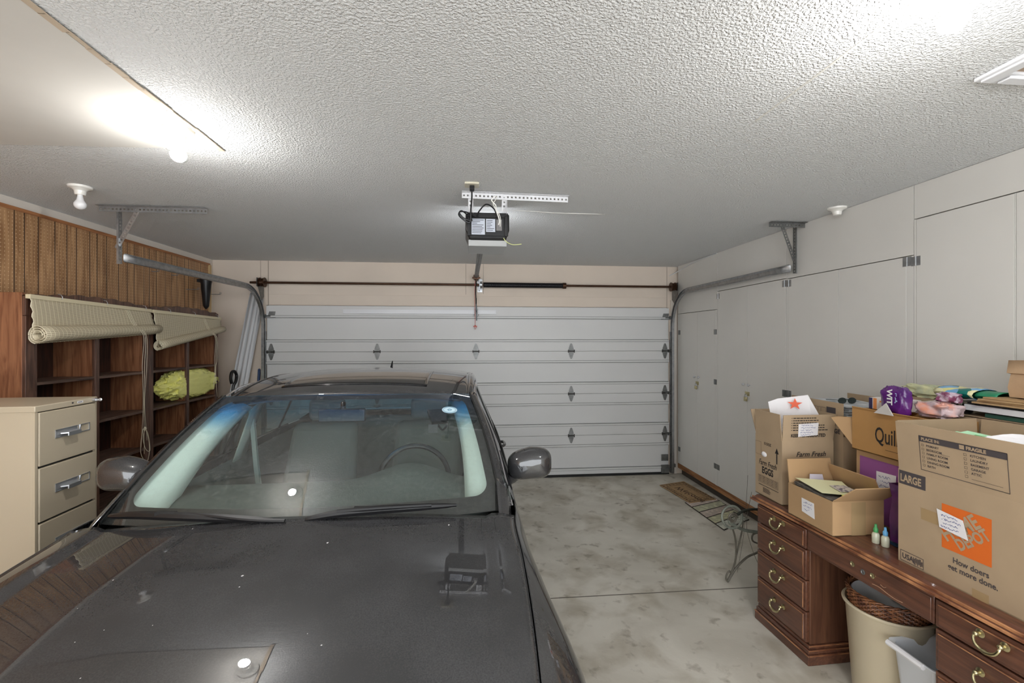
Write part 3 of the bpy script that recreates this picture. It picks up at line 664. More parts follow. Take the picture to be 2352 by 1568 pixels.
# crumpled yellow bag (one on the shelf, squeezed past the divider)
m = MB(); nl, nm = 96, 56; vs = []
def soft(v, lo, hi, k=.02):
    return lo+k*math.exp((v-lo-k)/k) if v < lo+k else (hi-k*math.exp((hi-k-v)/k) if v > hi-k else v)
for i in range(nm+1):
    th = PI*i/nm
    for j in range(nl):
        ph = 2*PI*j/nl; d = Vector((math.sin(th)*math.cos(ph), math.sin(th)*math.sin(ph), math.cos(th)))
        n1 = noise.noise(d*1.7+Vector((3, 1, 7))); n2 = abs(noise.noise(d*3.3+Vector((1, 5, 2)))); n3 = abs(noise.noise(d*7+Vector((4, 0, 2)))); n4 = abs(noise.noise(d*14))
        r_ = 1.03+.16*n1-.26*n2-.15*n3-.035*n4
        vs.append(Vector((soft(-2.715+d.x*.125*r_, -2.86, -2.628 if d.y < .55 else -2.56), 4.87+d.y*.49*r_, soft(1.272+d.z*.165*r_, 1.127, 1.419))))
m.add(vs, [(i*nl+j, i*nl+(j+1) % nl, (i+1)*nl+(j+1) % nl, (i+1)*nl+j) for i in range(nm) for j in range(nl)])
M_bag = mat('translucent_yellow_plastic', srgb(255, 252, 150), .25, trans=.0, var=.03, vscale=14, bump=.35, bscale=30, bdist=.004, coat=.4)
tag(m.build('plastic_bag', M_bag, angle=60), 'crumpled translucent yellow plastic bag on a bookcase shelf', 'bag')

# ================================================================== FILING CABINET
fc = thing('filing_cabinet', 'beige steel filing cabinet with chrome drawer pulls beside the car', 'filing cabinet', (-2.02, 2.395, 0), 2)
# local: x to the back is negative, front plane at x = 0, y along the front
m = MB(); Dp, Wd, Hh = .70, .385, 1.393
m.bx(-Dp, -.012, 0, Wd, .03, Hh-.028); m.bx(-Dp, -.03, .02, Wd-.02, 0, .03)
m.build('body', M_cabinet, fc, world=False, bevel=.003)
m = MB(); m.bx(-Dp-.002, .004, -.003, Wd+.003, Hh-.030, Hh); m.build('lid', M_cabinet, fc, world=False, bevel=.004)
m = MB(); m.bx(-.0125, -.0105, .016, Wd-.014, .05, Hh-.03); m.build('drawer_recess', M_gap, fc, world=False)
m = MB(); m.bx(-.014, .001, 0, .014, .03, Hh-.03); m.bx(-.014, .001, Wd-.010, Wd, .03, Hh-.03); m.build('front_frame', M_cabinet, fc, world=False)
for k in range(5):
    zt = Hh-.034-k*.2655; zb = zt-.255; m = MB(); m.bx(-.012, .006, .018, Wd-.014, zb, zt)
    d = m.build('drawer', M_cabinet, fc, world=False, bevel=.003)
    m = MB(); zc_ = zt-.118; y0, y1 = .105, .325
    frame(m, (.0066, 0, 0), (0, 1, 0), (0, 0, 1), y0, zc_-.020, y1, zc_+.020, .004)
    m.bx(.006, .010, y0, y1, zc_-.021, zc_-.017); m.bx(.006, .010, y0, y1, zc_+.017, zc_+.021); m.bx(.006, .010, y0, y0+.004, zc_-.02, zc_+.02); m.bx(.006, .010, y1-.004, y1, zc_-.02, zc_+.02); m.bx(.006, .0075, y0, y0+.14, zc_-.02, zc_+.02)
    m.build('label_holder', M_chrome, d, world=False)
    m = MB(); m.prism([(.008, y0+.03, zc_-.006), (.034, y0+.045, zc_-.006), (.034, y0+.125, zc_-.006), (.008, y0+.14, zc_-.006)], (0, 0, .007)); m.bx(.030, .036, y0+.045, y0+.125, zc_-.018, zc_+.002); m.cyl((.008, y0+.15, zc_-.012), (.012, y0+.15, zc_+.022), .005, n=8)
    m.build('pull', M_chrome, d, world=False, bevel=.001)
m = MB(); m.cyl((.004, Wd-.03, Hh-.014), (.02, Wd-.03, Hh-.014), .009, n=16); m.bx(.018, .034, Wd-.034, Wd-.026, Hh-.019, Hh-.010); m.sphere((.04, Wd-.03, Hh-.014), .009, (1, .3, 1), 12, 8); m.build('lock_and_key', M_chrome, fc, world=False)
m = MB(); rect(m, (.0046, 0, 0), (0, 1, 0), (0, 0, 1), .245, Hh-.020, .285, Hh-.009); m.build('name_sticker', M_paper, fc, world=False)
m = MB(); rect(m, (.0048, 0, 0), (0, 1, 0), (0, 0, 1), .210, Hh-.017, .222, Hh-.009); rect(m, (.0050, 0, 0), (0, 1, 0), (0, 0, 1), .250, Hh-.016, .278, Hh-.013); m.build('printing', M_printg, fc, world=False)

# ================================================================== CORNER: TRIM STRIPS, TOOLS
for k, (bx_, tx, w_) in enumerate(((-2.815, -2.46, .04), (-2.750, -2.415, .05), (-2.690, -2.385, .035))):
    m = MB(); p0 = Vector((bx_, 5.50, .0)); p1 = Vector((tx, 5.685, 2.24-.03*k)); t_ = (p1-p0).normalized(); sx = Vector((1, 0, 0)); sx = (sx-t_*sx.dot(t_)).normalized(); sy = t_.cross(sx)
    pr = [(-w_, .012), (-w_, 0), (-w_*.3, 0), (-w_*.3, .012), (w_*.3, .012), (w_*.3, 0), (w_, 0), (w_, .012)]
    if sy.y > 0: sy = -sy
    m.grid([[p0+sx*a+sy*(b+.005) for a, b in pr], [p1+sx*a+sy*(b+.005) for a, b in pr]])
    tag(m.build('trim_strip', M_whitemetal, solid=.003, angle=20), 'long white ribbed trim strip leaning in the far left corner, %s of three' % ('leftmost', 'middle', 'rightmost')[k], 'trim strip', 'white trim strips in the corner')
m = MB(); m.cyl((-2.405, 5.40, 0), (-2.402, 5.66, 1.22), .011, n=10)
h = m.build('tool_handle', M_black); tag(h, 'thin black and blue tool handle standing left of the garage door', 'tool handle')
m = MB(); m.cyl((-2.402, 5.66, 1.22), (-2.402, 5.675, 1.345), .014, n=12); m.sphere((-2.402, 5.676, 1.35), .0145, n=12); m.build('grip', mat('navy_grip', srgb(40, 66, 112), .4), h)
m = MB(); m.tube(bez([(-2.56, 5.40, 0), (-2.56, 5.40, .9), (-2.56, 5.40, 1.16), (-2.545, 5.43, 1.24), (-2.55, 5.46, 1.30), (-2.56, 5.43, 1.35), (-2.57, 5.39, 1.34), (-2.57, 5.37, 1.28), (-2.565, 5.38, 1.22)], 6), [.016]*49, n=8)
tag(m.build('walking_cane', M_black), 'black hooked handle standing against the end of the bookcase', 'cane')
# ================================================================== CUPBOARDS ALONG THE RIGHT
XC = 2.66
def knob(mb, y, z): mb.cyl((XC-.012, y, z), (XC-.022, y, z), .005, n=8); mb.sphere((XC-.030, y, z), .013, (.8, 1, 1), 12, 8)
def butt(mb, y, z, w_=.028, h_=.055):
    mb.bx(XC-.0135, XC-.0115, y-w_, y+w_, z-h_/2, z+h_/2); mb.cyl((XC-.015, y, z-h_/2), (XC-.015, y, z+h_/2), .0035, n=8)
def cupboard(y0, y1, doors, ztop, label, header, hinges, knobs=None):
    """doors: list of (y0, y1); near side is small y"""
    t = thing('storage_cupboard', label, 'cupboard', ((XC+3.26)/2, (y0+y1)/2, .0), group='white cupboards along the right wall')
    m = MB(); m.bx(XC+.020, 3.262, y0+.001, y1-.001, .15, ZC-.002); m.build('carcass', M_gap, t)
    m = MB(); z0 = .148
    prev = y0
    for a, b in doors+[(y1, y1)]:
        if a-prev > .004: m.bx(XC-.0115, XC+.02, prev+.0005, a-.0005, z0+.002, ztop-.001)
        prev = b
    if m.v: m.build('face_frame', M_cab, t)
    m = MB(); m.bx(XC-.010, XC+.02, y0+.0012, y1-.0012, ztop+.004, ZC-.002); m.build('header_panel', M_cab, t)
    for a, b in doors:
        m = MB(); m.bx(XC-.012, XC+.006, a+.0015, b-.0015, z0+.004, ztop-.002); d = m.build('door', M_cab, t, bevel=.001)
        for hy, zs in hinges:
            if a-.03 <= hy <= b+.03:
                for z in zs: m = MB(); butt(m, hy, z); m.build('hinge', M_galv if z > 2 else M_galvd, d)
        for ky, kz in (knobs or []):
            if a < ky < b: m = MB(); knob(m, ky, kz); m.build('knob', M_chrome, d)
    return t
cupboard(4.715, 5.64, [(4.752, 5.142), (5.142, 5.628)], 2.022, 'low-topped white cupboard in the far right corner with two narrow doors', .6, [(4.752, (1.785, 1.25, .351)), (5.60, (1.79, .333))], [(5.09, 1.272), (5.185, 1.268)])
cupboard(3.640, 4.712, [(3.660, 4.180), (4.180, 4.700)], 2.212, 'white cupboard with brass hasp between the far corner cupboard and the middle one', .4, [(3.660, (2.172, 1.255, .35)), (4.695, (2.161, .351))], [(4.14, 1.275), (4.225, 1.277)])
cupboard(2.530, 3.637, [(2.575, 3.094), (3.094, 3.615)], 2.207, 'white cupboard with two wide doors right behind the egg box', .4, [(3.608, (2.168, 1.256, .35)), (2.570, (2.176, 1.255))])
cupboard(1.20, 2.527, [(1.25, 2.010), (2.016, 2.512)], 2.418, 'tallest white cupboard above the paper bag and stacked folders', .2, [(2.515, (2.171, 1.2))])
cupboard(-1.4, 1.197, [(-1.2, 0), (0, 1.18)], 2.418, 'nearest white cupboard at the right edge beyond the tallest one', .2, [])
def padlock(y, z, label):
    t = thing('padlock', label, 'padlock', (XC-.025, y, z-.06), group='padlocks on the white cupboards')
    m = MB(); m.bx(XC-.016, XC-.0125, y-.035, y+.035, z-.008, z+.030); m.tube([(XC-.016, y, z+.018), (XC-.030, y, z+.014), (XC-.030, y, z-.004), (XC-.016, y, z-.006)], .003, n=6); m.build('hasp', M_brass, t)
    m = MB(); m.bx(XC-.040, XC-.022, y-.018, y+.018, z-.058, z-.020); m.build('lock_body', M_brass, t, bevel=.003)
    m = MB(); m.tube([(XC-.031, y-.012, z-.022), (XC-.031, y-.012, z+.0), (XC-.031, y, z+.010), (XC-.031, y+.012, z), (XC-.031, y+.012, z-.022)], .0035, n=6); m.build('shackle', M_chrome, t)
padlock(5.142, 1.19, 'brass padlock on the narrow doors of the far corner cupboard')
padlock(4.180, 1.18, 'brass padlock on the second cupboard from the far corner')
m = MB(); m.bx(XC-.004, XC+.036, 2.6, 5.66, .085, .146); m.bx(XC-.004, XC+.036, -1.4, 2.597, .085, .146)
struct(m.build('baseboard_right', M_basewood, bevel=.003))
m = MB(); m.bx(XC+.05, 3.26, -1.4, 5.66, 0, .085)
struct(m.build('trim_8', mat('shaded_toe_space', srgb(74, 66, 58), .9)))  # shadow below the base board, put in as a dark-coloured fill
# sagging white cable at the top right corner
m = MB(); m.tube(bez([(2.56, 5.69, 2.51), (2.645, 5.60, 2.56), (2.640, 5.2, 2.605), (2.645, 4.72, 2.618)]), .005, n=6)
tag(m.build('cable', M_whitemetal), 'white cable sagging under the ceiling in the far right corner', 'cable')

# ================================================================== MATS
def flatmat(name, q, th, M_, label, lift=0):
    t = MB(); t.prism([(x, y, .001+lift) for x, y in q], (0, 0, th)); o = t.build(name, M_, bevel=.002); tag(o, label, 'mat'); return o
q1 = [(2.300, 4.625), (2.630, 4.705), (2.575, 5.330), (2.231, 5.222)]
m1 = flatmat('door_mat', q1, .010, mat('coir_mat', srgb(176, 144, 104), .95, var=.25, vscale=40, bump=.8, bscale=300, bdist=.003), 'brown coir door mat with dark scroll border and script by the cupboards', .004)
m = MB(); zt = .0155; O = Vector((2.300, 4.625, zt)); U = (Vector((2.231, 5.222, zt))-O); V = (Vector((2.630, 4.705, zt))-O)
lu, lv = U.length, V.length; u_, v_ = U.normalized(), V.normalized()
frame(m, O, u_, v_, .012, .010, lu-.012, lv-.010, .007); frame(m, O, u_, v_, .075, .055, lu-.075, lv-.055, .005)
rd = random.Random(3)
for k in range(34):
    s_ = k/34*2*(lu+lv-.16)
    if s_ < lu-.08: c = (.04+s_, .033)
    elif s_ < lu+lv-.16: c = (lu-.044, .04+s_-(lu-.08))
    elif s_ < 2*lu+lv-.24: c = (lu-.04-(s_-(lu+lv-.16)), lv-.033)
    else: c = (.044, max(.04, lv-.04-(s_-(2*lu+lv-.24))))
    rr = rd.uniform(.012, .02); ph = rd.uniform(0, 6); prev = None
    for j in range(15):
        a = ph+j*.42; r_ = rr*(1-j/17); p = O+u_*(c[0]+r_*math.cos(a))+v_*(c[1]+r_*math.sin(a))
        if prev is not None:
            d = (p-prev).normalized(); nn = Vector((-d.y, d.x, 0))*.0040; m.quad(prev-nn, p-nn, p+nn, prev+nn)
        prev = p
text(m, 'Welcome', O+u_*(lu-.12)+v_*(lv*.56)*1.0, -u_, -v_, .125, shear=.35, bold=.0005)
m.build('scroll_pattern', mat('dark_brown_print', srgb(66, 46, 36), .95), m1)
q2 = [(2.281, 3.947), (2.655, 4.16), (2.655, 4.80), (2.262, 4.66)]
m2_ = flatmat('floor_mat', q2, .006, mat('dark_mat_edge', srgb(58, 50, 44), .9), 'flat mat printed with pale floral boards under the iron stand', .001)
O = Vector((2.281, 3.947, .0)); A_ = Vector((2.262, 4.66, 0)); B_ = Vector((2.655, 4.80, 0)); D_ = Vector((2.655, 4.16, 0))
for k, cc in enumerate(((212, 214, 200), (216, 214, 178), (214, 198, 186), (206, 206, 176), (224, 206, 196))):
    f0, f1 = k/5+.014, (k+1)/5-.010; m = MB(); g = .018
    P = lambda f, e: (O.lerp(A_, f)).lerp(D_.lerp(B_, f), e)
    a, b, c, d = P(f0, g), P(f1, g), P(f1, 1-g), P(f0, 1-g)
    m.quad(*[(p.x, p.y, .0082) for p in (a, b, c, d)])
    m.build('printed_board', mat('pale_board_%s' % 'abcde'[k], srgb(*cc), .8, col2=srgb(*[int(v*.86) for v in cc]), vscale=22, lo=.5, hi=.6), m2_)

# ================================================================== WROUGHT IRON STAND
st = thing('iron_stand', 'rusty wrought iron stand with scrolled ring behind the wooden desk', 'iron stand', (1.95, 3.1, 0)); Yp = 3.10
def P3(pts, y=Yp): return [(x, y, z) for x, z in pts]
m = MB(); m.tube(bez(P3([(1.850, .398), (1.876, .299), (1.878, .177), (1.852, .085), (1.815, .014)])), .0065, n=8); m.tube(bez(P3([(1.933, .435), (1.923, .359), (1.890, .223), (1.874, .162)])), .0055, n=8); m.build('leg', M_iron, st)
m = MB(); m.tube(bez(P3([(1.822, .016), (1.878, .101), (1.959, .174), (2.04, .207), (2.12, .255), (2.2, .33)])), .0075, n=8); m.tube(bez(P3([(1.822, .010), (1.806, .030), (1.812, .062), (1.830, .085), (1.842, .066)])), .006, n=8); m.build('leg', M_iron, st)
m = MB(); m.tube([(1.85+.074*math.cos(a*PI/18), Yp+.01*math.sin(a*PI/18), .462+.074*math.sin(a*PI/18)) for a in range(36)], .0085, n=8, closed=True); m.build('scroll_ring', M_irong, st)
m = MB(); m.tube([(1.852+(.036-.0007*a)*math.cos(a*PI/9), Yp-.006, .457+(.036-.0007*a)*math.sin(a*PI/9)) for a in range(36)], .0065, n=8); m.build('inner_scroll', M_iron, st)
m = MB(); m.tube(bez(P3([(1.862, .492), (1.890, .480), (1.926, .499), (2.007, .511), (2.105, .498), (2.25, .46)])), [.012, .013, .010]+[.009]*38, n=8) if False else m.tube(bez(P3([(1.862, .492), (1.890, .480), (1.926, .499), (2.007, .511), (2.105, .498), (2.25, .46)])), .0095, n=8); m.build('arm', mat('dark_green_iron', srgb(56, 58, 50), .45, metal=.3), st)
m = MB(); m.tube(bez(P3([(1.826, .446), (1.838, .420), (1.878, .398), (1.943, .367), (2.04, .347), (2.14, .322), (2.25, .31)])), .012, n=8); m.build('arm', M_irong, st)
m = MB(); m.tube(bez(P3([(2.045, .345), (2.008, .335), (1.998, .310), (2.008, .285), (2.050, .266)])), .006, n=8); m.build('small_scroll', M_iron, st)
m = MB(); m.bx(1.925+.17, 1.94+.17, 3.04, 3.12, 0, .56); m.cyl((2.10, 3.06, .33), (2.10, 2.98, .30), .03, n=14); m.build('upright_post', mat('blue_grey_steel', srgb(120, 128, 136), .4, metal=.4, var=.3, vscale=18), st)
m = MB(); m.tube(bez([(2.06, 3.2, .60), (1.99, 3.15, .40), (1.99, 3.1, .26), (2.03, 3.05, .12), (2.10, 3.0, .02)]), .0016, n=5); m.tube(bez([(1.95, 3.2, .02), (2.0, 3.2, .3), (2.02, 3.2, .55), (2.03, 3.2, .72)]), .0013, n=5); m.build('wire', M_iron, st)
m = MB(); m.prism([(2.075, 3.03, .46), (2.105, 3.03, .47), (2.11, 3.03, .17), (2.085, 3.03, .15), (2.055, 3.03, .20), (2.062, 3.03, .30)], (0, .004, 0))
tag(m.build('cardboard_scrap', mat('torn_brown_card', srgb(168, 146, 128), .85)), 'torn piece of brown card hanging beside the desk end', 'cardboard')

# ================================================================== DESK
dk = thing('desk', 'cherry wood pedestal desk with brass handles carrying the boxes', 'desk', (1.752, 2.735, 0), -88)
L_, D_k = 1.56, .76
def dbuild(m, n, M_, p=dk, **k): return m.build(n, M_, p, world=False, **k)
m = MB(); prof = [(0.006, .716), (.0, .722), (.001, .730), (.010, .735), (.012, .742), (.020, .746), (.026, .754), (.030, .755)]
rows = []
for off, z in prof: rows.append([(off, off, z), (L_-off, off, z), (L_-off, D_k-off, z), (off, D_k-off, z), (off, off, z)])
m.grid(rows); m.quad((.03, .03, .755), (L_-.03, .03, .755), (L_-.03, D_k-.03, .755), (.03, D_k-.03, .755)); m.quad((.006, .006, .716), (L_-.006, .006, .716), (L_-.006, D_k-.006, .716), (.006, D_k-.006, .716), mi=0)
top = dbuild(m, 'desk_top', M_desk, angle=25)
m = MB()
for off, z0, z1 in ((-.0016, .7200, .7310), (.0078, .7335, .7450)):
    m.bx(0+off, L_-off, off-.001, off+.006, z0, z1)
dbuild(m, 'worn_edge', M_deskedge, top, bevel=.0015)
def handle(u, z, p):
    m = MB(); h = .037
    for s in (-1, 1):
        m.cyl((u+s*h, .010, z), (u+s*h, -.012, z), .006, n=10); m.lathe([(.001, 0), (.013, .001), (.015, .004), (.008, .008), (.002, .009)], (u+s*h, .004, z), rot=Matrix.Rotation(PI/2, 3, 'X'), n=14); m.sphere((u+s*h, -.018, z), .009, n=10, m_=8)
    pts = bez([(u-h, -.018, z), (u-h*1.05, -.026, z-.010), (u-h*.85, -.030, z-.026), (u-h*.45, -.031, z-.036), (u, -.031, z-.039), (u+h*.45, -.031, z-.036), (u+h*.85, -.030, z-.026), (u+h*1.05, -.026, z-.010), (u+h, -.018, z)], 4)
    n = len(pts); m.tube(pts, [.0040+.0022*math.sin(PI*i/(n-1))+(.0016 if abs(i-(n-1)/2) < 1.5 else 0) for i in range(n)], n=8)
    dbuild(m, 'handle', M_brass, p)
def drawer(u0, u1, z0, z1, hand=True):
    m = MB(); m.bx(u0, u1, .008, .030, z0, z1)
    m.bx(u0+.012, u1-.012, .003, .009, z0+.012, z1-.012)
    d = dbuild(m, 'drawer', M_desk, bevel=.0035)
    m = MB(); e = .0045       # rubbed, lighter edges
    m.bx(u1-.018, u1-.014, .0015, .004, z0+.014, z1-.014); m.bx(u0+.014, u1-.014, .0015, .004, z1-.0165, z1-.0135); dbuild(m, 'rubbed_edge', M_deskedge, d)
    if hand: handle((u0+u1)/2, (z0+z1)/2+.02, d)
    return d
for a, b in ((.050, .448), (1.100, 1.500)):
    m = MB(); m.bx(a, b, .03, D_k-.04, .10, .716); dbuild(m, 'pedestal', M_deskv, bevel=.003)
    m = MB(); m.bx(a-.018, b+.018, .006, D_k-.02, 0, .055); m.bx(a-.012, b+.012, .012, D_k-.026, .055, .078); m.bx(a-.006, b+.006, .020, D_k-.03, .078, .098); dbuild(m, 'plinth', M_desk, bevel=.004)
    m = MB(); m.bx(a-.019, b+.019, .0045, .008, .048, .053); m.bx(b+.0115, b+.0135, .012, D_k-.04, .072, .076); m.bx(b+.0175, b+.0195, .012, D_k-.03, .048, .053); m.bx(b+.005, b+.0075, .02, D_k-.04, .092, .096); dbuild(m, 'plinth_edge_wear', M_deskedge)
    for z0, z1 in ((.112, .270), (.277, .434), (.441, .597), (.604, .708)): drawer(a+.006, b-.002, z0, z1)
ap = MB(); ap.bx(.450, 1.098, .012, .030, .604, .712); ap.bx(.46, 1.088, .008, .013, .614, .704); apron = dbuild(ap, 'apron', M_desk, bevel=.003)
m = MB()
for k, (u, z) in enumerate(((.735, .665), (.790, .655), (.838, .662))):
    q = MB(); q.lathe([(.001, 0), (.011, 0), (.012, .003), (.008, .005), (.005, .002), (.001, .002)], (u, .0075, z), rot=Matrix.Rotation(PI/2, 3, 'X'), n=18); dbuild(q, 'lock_rosette', M_brass if k != 1 else M_galvd, apron)
m = MB(); pts = bez([(.835, .0072, .625), (.87, .0072, .628), (.91, .0072, .620), (.945, .0072, .617), (.975, .0072, .620)], 4)
m.tube(pts, .0013, n=4); m.tube(bez([(.875, .0072, .642), (.89, .0072, .638), (.902, .0072, .645)], 4), .001, n=4); dbuild(m, 'scratch', mat('pale_scratch', srgb(188, 150, 122), .5), apron)
dbuild(MB().bx(.448, 1.10, D_k-.07, D_k-.055, .25, .716), 'modesty_panel', M_deskv)

# ---- bins in the kneehole
tb = thing('waste_bin', 'round beige plastic waste bin with wicker basket inside under the desk', 'waste bin', (1.985, 2.02, 0))
m = MB(); m.lathe([(.002, .003), (.130, .003), (.135, .0), (.139, .012), (.168, .435), (.172, .440), (.181, .444), (.183, .450), (.179, .456), (.170, .455), (.164, .440), (.134, .016), (.002, .014)], (1.985, 2.02, 0), n=56, cap=False)
m.build('bin_body', mat('beige_plastic', srgb(204, 190, 162), .35, var=.03), tb)
def wicker(c, r0, r1, z0, z1, rows_, n=60):
    m = MB()
    for k in range(rows_):
        f = k/(rows_-1); r_ = r0+(r1-r0)*f; z = z0+(z1-z0)*f
        m.tube([(c[0]+(r_+.0035*math.cos(j*PI+(k % 2)*PI))*math.cos(2*PI*j/n), c[1]+(r_+.0035*math.cos(j*PI+(k % 2)*PI))*math.sin(2*PI*j/n), z) for j in range(n)], .0042, n=5, closed=True)
    for j in range(n):
        a = 2*PI*(j+.5)/n; m.cyl((c[0]+r0*math.cos(a), c[1]+r0*math.sin(a), z0), (c[0]+r1*math.cos(a), c[1]+r1*math.sin(a), z1), .003, n=5)
    for q_ in range(3):
        m.tube([(c[0]+(r1+.006*math.cos(j*.55+q_*2.1))*math.cos(2*PI*j/120), c[1]+(r1+.006*math.cos(j*.55+q_*2.1))*math.sin(2*PI*j/120), z1+.006+.006*math.sin(j*.55+q_*2.1)) for j in range(120)], .004, n=5, closed=True)
    return m
wb = wicker((1.985, 2.02), .132, .160, .30, .505, 24).build('wicker_basket', mat('brown_wicker', srgb(150, 98, 62), .5, col2=srgb(84, 46, 28), vscale=30))
tag(wb, 'brown woven wicker basket nested inside the beige bin', 'basket')
m = MB(); m.lathe([(.002, .375), (.118, .375), (.140, .49), (.146, .497), (.142, .500), (.136, .492), (.114, .380), (.002, .380)], (1.985, 2.02, 0), n=44, cap=False)
tag(m.build('white_bowl', mat('white_plastic', srgb(222, 222, 222), .3)), 'white plastic tub sitting inside the wicker basket', 'tub')
wbn = MB(); rows = []
def rr(x0, x1, y0, y1, z, rad, n=6):
    out = []
    for cx_, cy_, a0 in ((x1-rad, y1-rad, 0), (x0+rad, y1-rad, 90), (x0+rad, y0+rad, 180), (x1-rad, y0+rad, 270)):
        for k in range(n+1): a = R(a0+90*k/n); out.append((cx_+rad*math.cos(a), cy_+rad*math.sin(a), z))
    return out+[out[0]]
prof = [(.045, .002), (.040, 0), (.036, .02), (.006, .395), (.0, .40), (-.010, .402), (-.010, .396)]
for ins, z in prof: rows.append(rr(1.835+ins, 2.09-ins, 1.655+ins, 1.865-ins, z, .03))
wbn.grid(rows); b_ = rr(1.835+.045, 2.09-.045, 1.655+.045, 1.865-.045, .002, .03)[:-1]; wbn.add(b_, [tuple(range(len(b_)))])
wp = wbn.build('white_bin', mat('white_bin_plastic', srgb(226, 229, 234), .3), solid=.003, angle=50)
tag(wp, 'small rectangular white plastic bin in front of the beige one', 'waste bin')
m = MB(); m.tube([(1.823, 1.70, .392), (1.823, 1.86, .392)], .012, n=8); m.build('rolled_rim', M_paper, wp)

# ================================================================== CARDBOARD BOXES
DT = .755
def carton(name, label, x0, x1, y0, y1, z0, h, M_, rz=0, flaps=(), th=.0045, group='open cardboard cartons on the desk', cat='cardboard box', inner=None):
    """flaps: (side, length, angle from vertical outward, shrink0, shrink1)"""
    t = thing(name, label, cat, ((x0+x1)/2, (y0+y1)/2, z0), rz, group)
    a, b = (x1-x0)/2, (y1-y0)/2; m = MB()
    m.bx(-a, a, -b, b, .0005, .004); m.bx(-a, -a+th, -b, b, 0, h); m.bx(a-th, a, -b, b, 0, h); m.bx(-a+th, a-th, -b, -b+th, 0, h); m.bx(-a+th, a-th, b-th, b, 0, h)
    m.build('walls', M_, t, world=False)
    for side, ln, ang, s0, s1 in flaps:
        m = MB(); A = R(ang); co, si = math.cos(A)*ln, math.sin(A)*ln
        if side == 'L': e0, e1, out = Vector((-a, -b, h)), Vector((-a, b, h)), Vector((-1, 0, 0))
        if side == 'R': e0, e1, out = Vector((a, -b, h)), Vector((a, b, h)), Vector((1, 0, 0))
        if side == 'N': e0, e1, out = Vector((-a, -b, h)), Vector((a, -b, h)), Vector((0, -1, 0))
        if side == 'F': e0, e1, out = Vector((-a, b, h)), Vector((a, b, h)), Vector((0, 1, 0))
        d = (e1-e0).normalized(); e0 = e0+d*.003; e1 = e1-d*.003; up = out*si+Vector((0, 0, 1))*co; nn = d.cross(up).normalized()*th
        if nn.dot(out) > 0: nn = -nn
        n_ = 6; cur = []
        m.prism([e0, e1, e1+up-d*s1, e0+up+d*s0], nn); m.build('flap', M_, t, world=False)
    return t, a, b
XD, YD, ZD = Vector((1,0,0)), Vector((0,1,0)), Vector((0,0,1))
def wmat(t): return W[t.name]
def onface(t, a, b, side):
    """origin (world) at lower corner as seen from outside, and world directions for text on that face"""
    Mx = W[t.name]; R3 = Mx.to_3x3()
    if side == 'L': return Mx @ Vector((-a-.0008, b, 0)), R3 @ Vector((0, -1, 0)), ZD       # seen from -X, reading towards -Y
    if side == 'N': return Mx @ Vector((-a, -b-.0008, 0)), R3 @ Vector((1, 0, 0)), ZD
def on_flap(t, a, b, side, h, ang):
    o, xd, _ = onface(t, a, b, side); R3 = W[t.name].to_3x3(); out = R3 @ (Vector((-1,0,0)) if side == 'L' else Vector((0,-1,0)))
    yd = out*math.sin(R(ang))+ZD*math.cos(R(ang)); nrm = out*math.cos(R(ang))-ZD*math.sin(R(ang)); return o+ZD*h+nrm*.0008, xd, yd

# egg carton
eg, a, b = carton('egg_carton', 'tall kraft egg carton with open flaps at the far desk corner', 1.797, 2.115, 2.506, 2.752, DT, .369, M_cardboard, 0, [('L', .150, 2, .010, .0), ('N', .150, 4, .0, -.004), ('F', .15, 22, 0, 0), ('R', .15, 12, .01, .01)])
m = MB(); o, xd, yd = onface(eg, a, b, 'L'); o = Vector(o)
text(m, 'Farm Fresh', o+xd*.035+yd*.188, xd, yd, .046, shear=.3, bold=.0006, sx=.78)
text(m, 'EGGS', o+xd*.065+yd*.140, xd, yd, .055, bold=.0022, sx=.78)
text(m, '15 DOZ', o+xd*.082+yd*.315, xd, yd, .022, bold=.0006, sx=.9)
m.prism([o+xd*.198+yd*.225, o+xd*.207+yd*.225, o+xd*.207+yd*.285, o+xd*.219+yd*.285, o+xd*.2025+yd*.318, o+xd*.186+yd*.285, o+xd*.198+yd*.285], Vector((-.0002, 0, 0)))
frame(m, o, xd, yd, .004, .245, .058, .325, .0012)
for k in range(5): frame(m, o, xd, yd, .030+k*.038, .078, .062+k*.038, .122, .0018); [rect(m, o, xd, yd, .036+k*.038, .086+j*.009, .056+k*.038, .089+j*.009) for j in range(4)]
rd = random.Random(4)
for k in range(16): rect(m, o, xd, yd, .035+k*.0115, .062, .043+k*.0115, .067)
for k in range(5): rect(m, o, xd, yd, .075, .026+k*.006, .075+rd.uniform(.06, .09), .029+k*.006)
m.build('side_print', M_print, eg)
m = MB(); o, xd, yd = onface(eg, a, b, 'N'); text(m, 'Farm Fresh', o+xd*.085+yd*.292-Vector((0,.0002,0))-yd*.014, xd, yd, .040, shear=.3, bold=.0006)
o, xd, yd = on_flap(eg, a, b, 'N', .369, 4); text(m, 'KEEP REFRIGERATED', o+xd*.052+yd*.022, xd, yd, .0262, bold=.0009, sx=.88)
for k in range(6):
    rect(m, o, xd, yd, .052, .060+k*.014, .056, .064+k*.014)
    x = .062; rd = random.Random(k)
    while x < .062+(.105 if k > 2 else .175)+rd.uniform(0, .05): w_ = rd.uniform(.008, .02); rect(m, o, xd, yd, x, .0595+k*.014, x+w_, .0645+k*.014); x += w_+.003
m.build('flap_print', M_print, eg)
m = MB(); z_ = Vector((0, -.0012, 0)); m.prism([o+xd*.095+yd*.024+z_, o+xd*.215+yd*.032+z_, o+xd*.217+yd*.104+z_, o+xd*.095+yd*.098+z_], z_*.3); nt_ = m.build('note', M_paper, eg)
